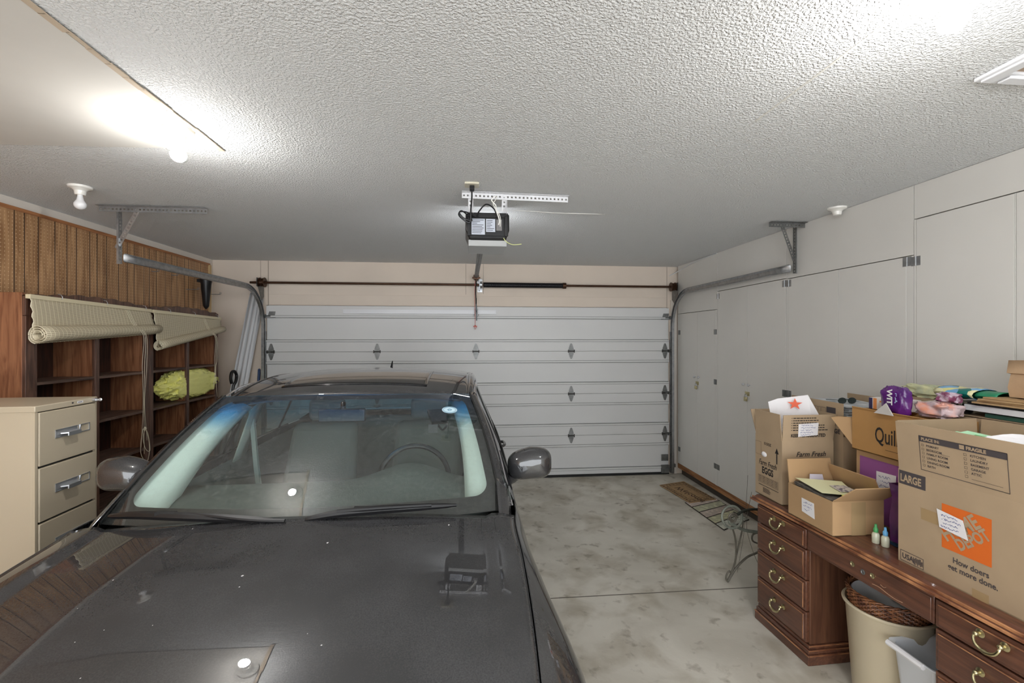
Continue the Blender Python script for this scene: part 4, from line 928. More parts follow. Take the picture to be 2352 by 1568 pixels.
m = MB(); scribble(m, o+z_*1.6+xd*.10+yd*.030, xd, yd, .11, .068, 5, 3); m.build('handwriting', M_bluepen, nt_)
o, xd, yd = onface(eg, a, b, 'L'); m = MB(); m.sphere(o+xd*.085+yd*.255+Vector((.002, 0, 0)), .026, (.3, 1.0, .62), 14, 9); m.build('hand_hole_paper', M_paper, eg)
# sheet with a star sticking out of the egg carton
m = MB(); p = [Vector(v) for v in ((1.865, 2.66, 1.10), (2.05, 2.565, 1.10), (2.095, 2.575, 1.235), (2.03, 2.60, 1.375), (1.88, 2.66, 1.348), (1.835, 2.685, 1.325))]; m.prism(p, (.0006, .0012, 0))
ss = m.build('paper_sheet', M_paper, smooth=False); tag(ss, 'white paper sheet with an orange star sticking out of the egg carton', 'paper')
m = MB(); cx = Vector((1.955, 2.613, 1.320)); xd = (p[1]-p[0]).normalized(); yd = ZD
pts = [cx+xd*(math.sin(k*PI/5)*(.036 if k % 2 == 0 else .014)*1.15)+yd*(math.cos(k*PI/5)*(.036 if k % 2 == 0 else .014)) for k in range(10)]
off = Vector((-.003, -.006, 0)); m.add([q+off for q in pts]+[cx+off], [(k, (k+1) % 10, 10) for k in range(10)]); m.build('star', mat('orange_red_star', srgb(228, 100, 66), .6), ss)

# small open box with yellow papers
sb, a, b = carton('small_carton', 'low open tan carton full of papers at the desk front edge', 1.757, 2.027, 2.088, 2.398, DT, .168, M_cardb3, 0, [('F', .125, 8, .0, .01), ('N', .135, 48, .03, -.045), ('R', .11, -22, .0, .01), ('L', .0, 0, 0, 0)][:3])
m = MB(); o, xd, yd = onface(sb, a, b, 'L'); m.prism([o+xd*.105+yd*.050, o+xd*.195+yd*.040, o+xd*.190+yd*.118, o+xd*.103+yd*.120], Vector((-.0006, 0, 0))); n_ = m.build('note', M_paper, sb)
m = MB(); scribble(m, o+Vector((-.001, 0, 0))+xd*.11+yd*.06, xd, yd, .075, .055, 3, 8); m.build('handwriting', M_bluepen, n_)
m = MB(); rect(m, Vector((1.855, 2.0870, .757)), XD, ZD, 0, 0, .075, .16); m.build('tape', M_tape, sb)
def sheets(name, label, cat, pts, n, dz, M_, jit=.004, seed=1, curl=0):
    rd = random.Random(seed); m = MB(); P_ = [Vector(p) for p in pts]; c = sum(P_, Vector())/len(P_)
    for k in range(n):
        A = Matrix.Rotation(rd.uniform(-.03, .03), 3, 'Z'); m.prism([A @ (p-c)+c+Vector((rd.uniform(-jit, jit), rd.uniform(-jit, jit), k*dz)) for p in P_], (0, 0, dz*.75))
    o = m.build(name, M_, smooth=False); tag(o, label, cat); return o
M_yel = mat('yellow_paper', srgb(236, 236, 192), .7); M_lime = mat('lime_paper', srgb(222, 232, 110), .7)
sheets('document_stack', 'dark-edged stack of papers filling the low tan carton', 'papers', [(1.775, 2.11, .864), (2.00, 2.11, .858), (2.00, 2.37, .880), (1.775, 2.37, .880)], 14, .0042, mat('grey_documents', srgb(110, 104, 98), .8, var=.5, vscale=40), seed=2)
sheets('paper_sheet', 'pale yellow sheet on top of the papers in the low tan carton', 'paper', [(1.768, 2.165, .940), (1.915, 2.115, .936), (2.000, 2.320, .944), (1.785, 2.382, .950)], 2, .0012, M_yel, .001)
sheets('paper_sheet', 'bright lime sheet slanting in the low tan carton', 'paper', [(1.832, 2.096, .934), (1.985, 2.100, .932), (1.995, 2.165, .936), (1.850, 2.150, .938)], 2, .0012, M_lime, .001)
sheets('leaflet', 'small printed leaflet on the pale yellow sheet', 'leaflet', [(1.862, 2.16, .9435), (1.95, 2.15, .943), (1.955, 2.24, .948), (1.875, 2.25, .948)], 2, .001, mat('printed_leaflet', srgb(214, 206, 196), .6, col2=srgb(120, 110, 120), vscale=50, lo=.42, hi=.5), .001)
m = MB(); m.prism([(1.85, 2.355, .93), (1.94, 2.362, .925), (1.935, 2.370, .970), (1.86, 2.366, .975)], (0, .004, 0)); tag(m.build('plastic_sleeve', mat('clear_lilac_plastic', srgb(206, 200, 216), .2)), 'lilac tinted plastic sleeve standing at the far side of the tan carton', 'sleeve')

# large moving box
hd, a, b = carton('moving_box', 'large kraft moving box with orange square logo at the near desk end', 1.868, 2.268, 1.135, 1.850, DT, .397, M_cardboard, 1.5, [('L', .205, 5, -.004, 0), ('F', .205, 3, 0, 0), ('R', .205, 4, 0, 0), ('N', .205, 14, 0, 0)])
o, xd, yd = onface(hd, a, b, 'L'); e = Vector((-.0003, 0, 0))
m = MB(); rect(m, o, xd, yd, .004, .335, .118, .392); text(m, 'USA', o+xd*.018+yd*.020, xd, yd, .030, bold=.0008, sx=.9)
frame(m, o, xd, yd, .010, .008, .110, .052, .0022); rd = random.Random(9)
for k in range(11):
    x = .066+k*.0037; rect(m, o, xd, yd, x, .012+rd.uniform(0, .012), x+.0026, .046-rd.uniform(0, .010))
text(m, 'How doers', o+xd*.222+yd*.094+e, xd, yd, .030, bold=.0006, sx=.90); text(m, 'get more done.', o+xd*.205+yd*.064+e, xd, yd, .030, bold=.0006, sx=.90); m.build('side_print', M_printg, hd)
m = MB(); text(m, 'LARGE', o+xd*.010+yd*.3475+e*2, xd, yd, .043, bold=.0014, sx=.70); m.build('size_lettering', M_cardboard, hd)
m = MB(); S = .172; ox_, oz_ = .182, .137
rect(m, o+e, xd, yd, ox_, oz_, ox_+S, oz_+S); lg = m.build('orange_square', M_orange, hd)
m = MB(); ang = R(40); dx_ = xd*math.cos(ang)+yd*math.sin(ang); dy_ = -xd*math.sin(ang)+yd*math.cos(ang); c0 = o+xd*(ox_+S/2)+yd*(oz_+S/2)+e*4
text(m, 'HOME', c0-dx_*.088+dy_*.000, dx_, dy_, .070, bold=.0024, sx=.80); text(m, 'DEPOT', c0-dx_*.060-dy_*.044, dx_, dy_, .056, bold=.0020, sx=.76)
m.build('logo_lettering', M_cardboard, lg)
o2, xd2, yd2 = on_flap(hd, a, b, 'L', .397, 5); m = MB(); E = Vector((-.0003, 0, 0))
x0, x1, y0, y1 = .102, .412, .022, .164
frame(m, o2, xd2, yd2, x0, y0, x1, y1, .0022); rect(m, o2, xd2, yd2, x0, y1-.024, x1, y1)
for k, s_ in enumerate(('PRIMARY', 'BEDROOM', 'FAMILY ROOM', 'LIVING ROOM', 'DINING ROOM', 'BATH')):
    y = y1-.042-k*.0165; frame(m, o2, xd2, yd2, x0+.010, y, x0+.019, y+.009, .0009); text(m, s_, o2+xd2*(x0+.028)+yd2*y, xd2, yd2, .0125, bold=.0002)
for k, s_ in enumerate(('KITCHEN', 'LAUNDRY', 'BASEMENT', 'GARAGE', 'ATTIC', '')):
    y = y1-.042-k*.0165; frame(m, o2, xd2, yd2, x0+.168, y, x0+.178, y+.009, .0009)
    if s_: text(m, s_, o2+xd2*(x0+.190)+yd2*y, xd2, yd2, .0125, bold=.0002)
rect(m, o2, xd2, yd2, x0+.085, y1-.0605, x0+.118, y1-.0595); rect(m, o2, xd2, yd2, x0+.190, .038, x1-.02, .039)
m.build('flap_print', M_printg, hd)
m = MB(); text(m, 'PLACE IN:', o2+E*2+xd2*(x0+.010)+yd2*(y1-.018), xd2, yd2, .0165, bold=.0006); rect(m, o2+E*2, xd2, yd2, x0+.155, y1-.020, x0+.172, y1-.004); text(m, 'FRAGILE', o2+E*2+xd2*(x0+.178)+yd2*(y1-.018), xd2, yd2, .0180, bold=.0008); m.build('flap_lettering', M_cardboard, hd)
m = MB(); e3 = Vector((-.004, 0, 0)); m.prism([o+e3+xd*.176+yd*.213, o+e3+xd*.280+yd*.202, o+e3+xd*.262+yd*.270, o+e3+xd*.166+yd*.282], Vector((-.0006, 0, 0))); n_ = m.build('note', M_paper, hd)
m = MB(); scribble(m, o+e3*1.3+xd*.174+yd*.215, xd, yd, .088, .058, 4, 12); m.build('handwriting', M_bluepen, n_)
m = MB(); rect(m, o+e, xd, yd, .100, .215, .170, .262); m.build('tape', M_tape, hd); m = MB(); rect(m, o+e, xd, yd, .290, -.0, .345, .032); m.build('tape', M_tape, hd)
# contents of the moving box
m = MB()
for k in range(7):
    y0 = 1.60-k*.012; m.grid([[(1.905+.30*i/10, y0-.03*math.sin(i*.3), 1.10) for i in range(11)], [(1.905+.30*i/10, y0-.05-.03*math.sin(i*.3), 1.345+.016*math.sin(i*.5+k)-.006*k) for i in range(11)]])
tag(m.build('white_folder', M_paper, solid=.001), 'white papers standing up inside the large moving box', 'papers')
for k, (cc, y0, zt) in enumerate((((188, 236, 196), 1.66, 1.345), ((92, 170, 100), 1.63, 1.335), ((176, 230, 190), 1.70, 1.335))):
    m = MB(); m.grid([[(1.900+.22*i/8, y0-.02*i/8, 1.12) for i in range(9)], [(1.900+.22*i/8, y0+.02-.03*i/8, zt-.006*abs(i-3)) for i in range(9)]])
    tag(m.build('green_folder', mat('green_card_%s' % 'abc'[k], srgb(*cc), .6), solid=.001), ('pale green', 'mid green', 'mint green')[k]+' folder inside the large moving box, '+('behind the white papers', 'right against the white papers', 'furthest of the green ones')[k], 'folder')

# second moving box behind the egg carton
mb2, a, b = carton('moving_box', 'kraft moving box with printed flap behind the egg carton', 2.150, 2.560, 2.475, 2.905, DT, .392, M_cardboard, 0, [('L', .190, 0, .0, .0), ('R', .20, -2, 0, 0)])
o2, xd2, yd2 = on_flap(mb2, a, b, 'L', .392, 0); m = MB()
rect(m, o2, xd2, yd2, .305, .055, .375, .158); rect(m, o2, xd2, yd2, .10, .140, .130, .158); frame(m, o2, xd2, yd2, .13, .060, .30, .150, .0016)
for k in range(6): rect(m, o2, xd2, yd2, .14+k*.024, .112, .142+k*.024, .146)
rect(m, o2, xd2, yd2, .14, .110, .29, .1125); text(m, 'LARGE', o2+xd2*.30+yd2*.012, xd2, yd2, .036, bold=.001); m.build('flap_print', M_printg, mb2)
sheets('document_stack', 'papers and leaflets heaped on the printed-flap moving box', 'papers', [(2.20, 2.50, 1.255), (2.50, 2.50, 1.25), (2.50, 2.86, 1.26), (2.20, 2.86, 1.262)], 12, .005, mat('mixed_paper', srgb(214, 218, 222), .5, col2=srgb(150, 156, 160), vscale=14), .012, 7)
m = MB()
for d in (-.032, .032): m.tube([(2.30+d+.026*math.cos(k*PI/10), 2.62, 1.335+.017*math.sin(k*PI/10)) for k in range(20)], .0022, n=6, closed=True); m.add([(2.30+d+.025*math.cos(k*PI/10), 2.62, 1.335+.016*math.sin(k*PI/10)) for k in range(20)], [tuple(range(20))])
m.tube([(2.294, 2.62, 1.34), (2.306, 2.62, 1.34)], .002, n=6); m.tube([(2.24, 2.62, 1.34), (2.245, 2.72, 1.33)], .0018, n=6); m.tube([(2.36, 2.62, 1.34), (2.355, 2.72, 1.33)], .0018, n=6)
tag(m.build('sunglasses', mat('dark_lens', srgb(52, 60, 60), .1)), 'pair of dark glasses lying on the papers behind the egg carton', 'glasses')

# purple and kraft box, with the orange-kraft box on top
pbx, a, b = carton('shipping_box', 'kraft box with a big purple panel below the orange-kraft one', 2.090, 2.288, 1.875, 2.318, DT, .365, M_cardb3, 0, [], group='closed boxes behind the moving box', inner=0)
MB().bx(2.090, 2.288, 1.875, 2.318, DT+.361, DT+.366).build('lid', M_cardb3, pbx)
o, xd, yd = onface(pbx, a, b, 'L'); m = MB(); rect(m, o, xd, yd, .022, .02, .42, .335); m.build('purple_panel', M_purple, pbx)
m = MB(); e = Vector((-.002, 0, 0)); m.prism([o+e+xd*.125+yd*.175, o+e+xd*.235+yd*.175, o+e+xd*.235+yd*.285, o+e+xd*.125+yd*.280], Vector((-.0005, 0, 0))); n_ = m.build('note', M_paper, pbx); m = MB(); scribble(m, o+e*1.4+xd*.13+yd*.18, xd, yd, .09, .095, 4, 21, th=.001); m.build('handwriting', M_bluepen, n_)
qb, a, b = carton('office_supply_box', 'open orange-kraft box with black lettering on the purple-panelled box', 2.066, 2.290, 1.880, 2.320, 1.122, .215, M_cardb2, 0, [('L', .012, 30, 0, 0)])
o, xd, yd = onface(qb, a, b, 'L'); m = MB(); text(m, 'Quill', o+xd*.140+yd*.068, xd, yd, .108, bold=.0012, sx=.62); rect(m, o, xd, yd, .20, .036, .42, .0375); m.build('box_lettering', M_print, qb)
m = MB(); m.prism([(2.066, 2.322, 1.140), (2.035, 2.43, 1.27), (2.075, 2.43, 1.275), (2.115, 2.325, 1.285)], (.002, .003, 0)); m.build('side_flap', M_cardb3, qb)
# fill under the small things
def blob(name, label, cat, c, s, M_, seed=0, amp=.25, nl=40, nm=22, group=None, zmin=None):
    m = MB(); vs = []; c = Vector(c)
    for i in range(nm+1):
        th = PI*i/nm
        for j in range(nl):
            ph = 2*PI*j/nl; d = Vector((math.sin(th)*math.cos(ph), math.sin(th)*math.sin(ph), math.cos(th)))
            sq = Vector([math.copysign(abs(q)**.6, q) for q in d])
            r_ = 1+amp*(noise.noise(d*2+Vector((seed, 0, 0)))-abs(noise.noise(d*5+Vector((0, seed, 0)))))
            v = c+Vector((sq.x*s[0]*r_, sq.y*s[1]*r_, sq.z*s[2]*r_))
            if zmin is not None: v.z = max(v.z, zmin)
            vs.append(v)
    m.add(vs, [(i*nl+j, i*nl+(j+1) % nl, (i+1)*nl+(j+1) % nl, (i+1)*nl+j) for i in range(nm) for j in range(nl)])
    o = m.build(name, M_, angle=60); tag(o, label, cat, group); return o
m = MB(); m.bx(2.155, 2.30, 2.155, 2.310, 1.338, 1.397); wbx = m.build('flat_carton', mat('white_carton', srgb(236, 230, 224), .5), bevel=.001)
tag(wbx, 'white flat carton with orange and navy stripes on the orange-kraft box', 'carton')
m = MB(); rect(m, (2.1545, 2.310, 1.338), -YD, ZD, .0, .0, .022, .058); m.build('navy_stripe', mat('navy_ink', srgb(50, 46, 90), .5), wbx)
m = MB(); rect(m, (2.1545, 2.310, 1.338), -YD, ZD, .026, .0, .048, .058); rect(m, (2.1545, 2.310, 1.338), -YD, ZD, .065, .040, .125, .048); m.build('orange_stripe', mat('pale_orange_ink', srgb(232, 150, 84), .5), wbx)
M_pbag = mat('glossy_purple_film', srgb(108, 40, 128), .22, coat=.5, bump=.5, bscale=25, bdist=.01, col2=srgb(72, 22, 104), vscale=7)
pg = blob('snack_bag', 'crumpled glossy purple snack bag with white lettering on the orange-kraft box', 'bag', (2.110, 2.105, 1.400), (.034, .070, .078), M_pbag, 3, .16, zmin=1.339)
m = MB(); text(m, 'WIT', Vector((2.070, 2.115, 1.462)), -ZD, -YD, .040, bold=.0014); m.build('white_lettering', M_paper, pg)
m = MB(); scribble(m, Vector((2.069, 2.075, 1.455)), -ZD, -YD, .09, .024, 1, 31, th=.0022); m.build('blue_script', mat('light_blue_ink', srgb(180, 196, 232), .5), pg)
m = MB(); A0 = Vector((2.050, 2.165, 1.338)); m.prism([A0, A0+Vector((.002, -.105, 0)), A0+Vector((.012, -.055, .055))], (-.004, 0, -.0005)); tag(m.build('folded_card', mat('grey_card', srgb(196, 192, 188), .6)), 'small white folded card leaning on the purple snack bag', 'card')
blob('plastic_package', 'clear pinkish plastic package beside the purple snack bag', 'package', (2.21, 1.985, 1.378), (.065, .085, .038), mat('pinkish_clear_film', srgb(206, 184, 188), .15, coat=.6, col2=srgb(226, 150, 120), vscale=9, lo=.35, hi=.5), 8, .3, zmin=1.338)

# box behind the large moving box that carries the pile
sup, a, b = carton('storage_carton', 'kraft carton behind the large moving box, under the folders', 2.300, 2.515, 1.150, 2.060, DT, .600, M_cardboard, 0, [], group='closed boxes behind the moving box')
MB().bx(2.300, 2.515, 1.150, 2.060, DT+.596, DT+.601).build('lid', M_cardboard, sup)
ZT = 1.357
sheets('book', 'dark green book at the bottom of the pile behind the moving box', 'book', [(2.315, 1.16, ZT+.001), (2.510, 1.16, ZT+.001), (2.510, 1.88, ZT+.001), (2.315, 1.88, ZT+.001)], 1, .022, mat('dark_green_cover', srgb(44, 84, 72), .4), 0)
sheets('white_binder', 'thick white ring binder in the pile behind the moving box', 'binder', [(2.305, 1.17, ZT+.024), (2.510, 1.17, ZT+.024), (2.510, 1.96, ZT+.024), (2.305, 1.96, ZT+.024)], 1, .034, mat('white_binder_vinyl', srgb(226, 228, 232), .3), 0)
sheets('black_tray', 'thin black tray on the white binder', 'tray', [(2.310, 1.18, ZT+.052), (2.510, 1.18, ZT+.052), (2.510, 1.95, ZT+.052), (2.310, 1.95, ZT+.052)], 1, .010, M_black, 0)
M_brf = mat('brown_folder_card', srgb(186, 154, 112), .7, var=.15, vscale=30)
for k in range(4):
    sheets('folder', 'brown card folder, %s of the four above the black tray' % ('lowest', 'second lowest', 'second highest', 'highest')[k], 'folder', [(2.30+.004*k, 1.18, ZT+.061+k*.008), (2.512, 1.18, ZT+.061+k*.008), (2.512, 1.90-.01*k, ZT+.061+k*.008), (2.30+.004*k, 1.915-.01*k, ZT+.061+k*.008)], 1, .009, M_brf, .0, k)
M_blk = mat('beige_black_pack', srgb(168, 158, 138), .3, col2=srgb(26, 24, 24), vscale=14, lo=.46, hi=.52)
m = MB(); m.bx(2.305, 2.50, 1.968, 2.045, ZT+.001, ZT+.056); tag(m.build('boxed_item', M_blk, bevel=.003), 'black and beige printed pack beside the white binder', 'package')
# colourful wrap and green folder
def art(n_, cols, sc):
    m, nt, p = newmat(n_); p.inputs['Roughness'].default_value = .25; tc = N(nt, 'ShaderNodeTexCoord'); v = N(nt, 'ShaderNodeTexVoronoi'); v.inputs['Scale'].default_value = sc; nt.links.new(tc.outputs['Object'], v.inputs[0])
    sp = N(nt, 'ShaderNodeSeparateColor'); nt.links.new(v.outputs['Color'], sp.inputs[0]); rp = N(nt, 'ShaderNodeValToRGB'); rp.color_ramp.interpolation = 'CONSTANT'; nt.links.new(sp.outputs[0], rp.inputs[0])
    for i, c_ in enumerate(cols):
        e_ = rp.color_ramp.elements[i] if i < 2 else rp.color_ramp.elements.new(i/len(cols)); e_.position = i/len(cols); e_.color = srgb(*c_)
    nt.links.new(rp.outputs[0], p.inputs['Base Color']); return m
m = MB(); rows = []
for i in range(15):
    a_ = i/14*2*PI; rows.append([(2.42+.075*math.cos(a_), 2.135-.18*j/10, 1.447+.026*math.sin(a_)+.003*math.sin(j)) for j in range(11)])
m.grid(rows); wr = m.build('gift_wrap', art('teal_print', ((20, 120, 112), (226, 222, 150), (120, 176, 220), (230, 226, 180), (30, 104, 104), (160, 200, 232)), 17), solid=.002, normals=False)
tag(wr, 'teal, yellow and blue printed wrapping roll above the black tray', 'wrapping paper')
m = MB(); rows = []
for i in range(13):
    a_ = i/12*2*PI; rows.append([(2.42+.060*math.cos(a_), 1.955-.09*j/6, 1.447+.019*math.sin(a_)) for j in range(7)])
m.grid(rows); tag(m.build('green_tube', mat('green_lining', srgb(40, 138, 100), .4), solid=.002, normals=False), 'green rolled folder poking out beyond the teal wrapping', 'folder')
blob('tissue_paper', 'crumpled pale yellow tissue paper in front of the cupboard doors', 'tissue paper', (2.47, 2.27, 1.428), (.05, .13, .034), mat('pale_yellow_tissue', srgb(226, 226, 180), .6, col2=srgb(196, 202, 170), vscale=20), 5, .4)
m = MB(); m.bx(2.42, 2.52, 2.17, 2.38, .757, 1.395); tag(m.build('tall_carton', M_cardboard), 'narrow upright carton under the yellow tissue paper', 'carton')
blob('plastic_package', 'small maroon and clear package on the pinkish one', 'package', (2.24, 1.965, 1.436), (.030, .052, .024), mat('maroon_film', srgb(136, 72, 104), .2, coat=.5, col2=srgb(210, 190, 206), vscale=22, lo=.40, hi=.48), 12, .3)
# brown paper bag
pbg = MB(); rows = []
for z_, k_ in ((0, 0), (.05, .004), (.12, -.003), (.124, .006), (.19, .002)):
    rows.append([(2.385-k_, 1.835+k_, ZT+.097+z_*.85), (2.385-k_, 1.50, ZT+.097+z_*.85), (2.500+k_, 1.50, ZT+.097+z_*.85), (2.500+k_, 1.835+k_, ZT+.097+z_*.85), (2.385-k_, 1.835+k_, ZT+.097+z_*.85)])
pbg.grid(rows); pbg.quad(*rows[0][:4]); tag(pbg.build('paper_bag', mat('brown_paper', srgb(190, 158, 124), .8, var=.12, vscale=16, bump=.4, bscale=40, bdist=.004), solid=.0015, angle=20), 'brown paper bag on top of the folder pile at the right edge', 'bag')

# small things on the desk top
def bottle(x, y, cap, label):
    t = thing('squeeze_bottle', label, 'bottle', (x, y, DT), group='small capped bottles on the desk')
    MB().lathe([(.002, .001), (.014, .001), (.016, .004), (.016, .040), (.013, .048), (.007, .052), (.007, .056), (.002, .056)], (x, y, DT), n=22).build('body', mat('clear_bottle', srgb(206, 208, 186), .1, coat=.5), t)
    MB().lathe([(.009, .052), (.010, .054), (.010, .068), (.006, .074), (.005, .088), (.002, .090)], (x, y, DT), n=18).build('cap', cap, t)
bottle(1.905, 2.005, mat('green_cap', srgb(76, 160, 96), .35), 'small clear bottle with a green cap on the desk')
bottle(1.915, 1.965, mat('blue_cap', srgb(110, 180, 230), .35), 'small clear bottle with a light blue cap on the desk')
MB_ = MB(); MB_.bx(1.955, 2.04, 1.925, 1.985, DT+.0005, DT+.022); tag(MB_.build('blue_pack', mat('dark_blue_film', srgb(30, 74, 110), .25, col2=srgb(20, 36, 60), vscale=30, coat=.5), bevel=.004), 'flat dark blue pack beside the little bottles', 'package')
m = MB(); rows = []
for z_, g in ((0, 0), (.1, .003), (.2, -.004), (.265, .004)): rows.append([(1.950-g, 1.975+g, DT+.024+z_), (1.955, 1.872, DT+.024+z_), (2.07+g, 1.872, DT+.024+z_), (2.06, 1.975, DT+.024+z_), (1.950-g, 1.975+g, DT+.024+z_)])
m.grid(rows); m.quad(*rows[0][:4])
tag(m.build('gift_bag', mat('deep_purple_paper', srgb(92, 34, 100), .35, col2=srgb(64, 20, 74), vscale=8, coat=.3), solid=.002, angle=20), 'deep purple bag standing between the cartons', 'bag')
# ================================================================== CAR  (local: x to the photo's right, y to the rear, z up; origin under the cowl)
car = thing('car', 'dark grey sedan with dusty hood parked nose towards the viewer', 'car', (-.642, 1.890, 0), 0)
def cb(m, n, M_, p=car, **k): return m.build(n, M_, p, world=False, **k)
def zhc(y): return interp([-1.34, -1.28, -1.1, -.9, -.68, -.42, -.2, 0, .1], [.52, .62, .762, .846, .906, .958, .991, 1.013, 1.020], y)
def xg(y): return interp([-1.33, -1.2, -1.0, -.7, -.3, -.05, .10, .6, 1.5, 2.4, 3.0, 3.42], [.66, .76, .805, .828, .838, .834, .850, .862, .868, .855, .80, .68], y)
def zg(y): return interp([-1.33, -1.2, -1.0, -.7, -.42, 0, .15, 1.5, 2.5, 3.0, 3.42], [.56, .66, .772, .874, .934, .986, .984, .988, .985, .965, .90], y)
def zh(x, y):
    f = abs(x)/xg(y); z = zhc(y)-(zhc(y)-zg(y)-.004)*f**3
    return z-.010*smooth(.30, .86, f)+.013*smooth(.862, .895, f)*(1-smooth(.93, 1.0, f)*.5)
m = MB(); rows = []
NX = 72
for i in range(49):
    t_ = i/48; row = []
    for j in range(NX+1):
        u = -1+2*j/NX; y = -1.31+(1.31+.012)*t_; yy = y+.20*(u*u)*(1-t_)**1.5+.030*u*u*t_*0
        row.append((u*(xg(yy)-.0035), yy, zh(u*xg(yy), yy)))
    rows.append(row)
m.grid(rows); cb(m, 'hood', M_paint, solid=.006, angle=50)
# fenders and doors: one skin per side
def xw(y): return interp([-1.33, -1.15, -.95, -.62, -.25, .1, .8, 1.9, 2.6, 3.0, 3.3, 3.42], [.78, .885, .955, 1.00, .945, .908, .905, .915, .935, .915, .84, .76], y)
def side(y0, y1, s, n=40, nz=26, arch=None, zlow=.24, ztop=None):
    rows = []
    for i in range(n+1):
        y = y0+(y1-y0)*i/n; zt = (ztop or zg)(y); zb = zlow
        if arch is not None and abs(y-arch) < .385: zb = max(zb, .33+math.sqrt(.385**2-(y-arch)**2))
        row = []
        for j in range(nz+1):
            v = (j/nz)**1.6; z = zt+(zb-zt)*v; d = zt-z
            f = 1-(1-min(1, d/.30))**2.6; fl = xw(y); x = xg(y)+.002+(fl-xg(y)-.002)*f
            if z < .55: x -= .06*((.55-z)/.33)**2
            row.append((s*x, y, z))
        rows.append(row)
    return rows
for s in (-1, 1):
    m = MB(); m.grid(side(-1.30, .18, s, 60, arch=-.64)); cb(m, 'fender', M_paint, solid=.004, angle=50)
    m = MB(); m.grid(side(.186, 1.20, s, 24)); d = cb(m, 'door', M_paint, solid=.004, angle=50)
    m = MB(); x = .912*s; m.tube(bez([(x, .88, .86), (x+s*.03, .92, .865), (x+s*.03, 1.02, .865), (x, 1.06, .86)], 4), .012, n=8); cb(m, 'door_handle', M_paint, d)
    m = MB(); m.grid(side(1.206, 2.05, s, 24)); d = cb(m, 'door', M_paint, solid=.004, angle=50)
    m = MB(); m.tube(bez([(x, 1.78, .86), (x+s*.03, 1.82, .865), (x+s*.03, 1.92, .865), (x, 1.96, .86)], 4), .012, n=8); cb(m, 'door_handle', M_paint, d)
    m = MB(); m.grid(side(2.056, 3.40, s, 50, arch=2.36)); cb(m, 'rear_quarter', M_paint, solid=.004, angle=50)
    for yc in (-.64, 2.36):
        m = MB(); xo = s*.885; ry = Matrix.Rotation(PI/2, 3, 'Y')
        m.lathe([(.20, -.10), (.30, -.105), (.325, -.09), (.33, -.06), (.33, .06), (.325, .09), (.30, .105), (.20, .10)], (xo-s*.11, yc, .33), n=48, rot=ry, cap=False); w_ = cb(m, 'wheel', M_blackm)
        m = MB(); m.lathe([(.001, 0), (.03, .0), (.19, .02), (.205, .05), (.205, .12), (.001, .10)], (xo-s*.02, yc, .33), n=40, rot=Matrix.Rotation(-s*PI/2, 3, 'Y'), cap=False)
        for k in range(7):
            a_ = k*2*PI/7; m.box((xo-s*.008, yc+.11*math.cos(a_), .33+.11*math.sin(a_)), (.016, .15, .035), Matrix.Rotation(a_, 3, 'X'))
        cb(m, 'rim', M_galv, w_)
        m = MB(); rows = []
        for k in range(21): a_ = PI*k/20-.0; rows.append([(s*.55, yc+.40*math.cos(a_), .33+.40*math.sin(a_)), (s*.90, yc+.385*math.cos(a_), .33+.385*math.sin(a_))])
        m.grid(rows); cb(m, 'wheel_well', M_blackm)
# nose and tail
def cap(y0, bulge, zt, zb, wfun, sgn, name):
    m = MB(); rows = []
    for i in range(15):
        z = zb+(zt-zb)*i/14; row = []
        for j in range(33):
            u = -1+2*j/32; row.append((u*wfun(z), y0+sgn*bulge*(1-u*u*u*u*.98)*(.75+.25*math.sin(PI*(z-zb)/(zt-zb))), z))
        rows.append(row)
    m.grid(rows); return cb(m, name, M_paint, solid=.005, angle=50)
cap(-1.13, .20, .60, .22, lambda z: .885, -1, 'front_bumper'); cap(3.30, .16, .78, .22, lambda z: .87, 1, 'rear_bumper')
m = MB(); m.bx(-.86, .86, -1.12, 3.3, .20, .24); cb(m, 'floor_pan', M_blackm)
m = MB(); m.bx(-.80, .80, -.95, .02, .60, .66); m.bx(-.80, .80, -.02, .0, .24, .93); cb(m, 'firewall', M_blackm)
m = MB(); rows = []
for i in range(21):
    y = 2.70+.74*i/20; rows.append([(u*xg(y), y, interp([2.70, 3.0, 3.35, 3.44], [1.03, 1.02, .97, .78], y)-(interp([2.70, 3.0, 3.35, 3.44], [1.03, 1.02, .97, .78], y)-zg(y))*abs(u)**3) for u in [-1+2*j/30 for j in range(31)]])
m.grid(rows); cb(m, 'trunk_lid', M_paint, solid=.005, angle=50)
# windshield
def ws(u, v):
    y = -.02+.72*v; xh = .790*(1-v)+.655*v+.012*math.sin(PI*v); yb = y+.105*u*u*(1-.35*v)
    s_ = y+.02; z = .985+.70*s_-.150*s_*s_-.012*u*u*v
    return Vector((u*xh, yb, z))
m = MB(); m.grid([[ws(-1+2*j/40, i/24) for j in range(41)] for i in range(25)]); wsh = cb(m, 'windshield', M_glass, angle=60)
def inset(u0, u1, v0, v1, corner=.0):
    pass
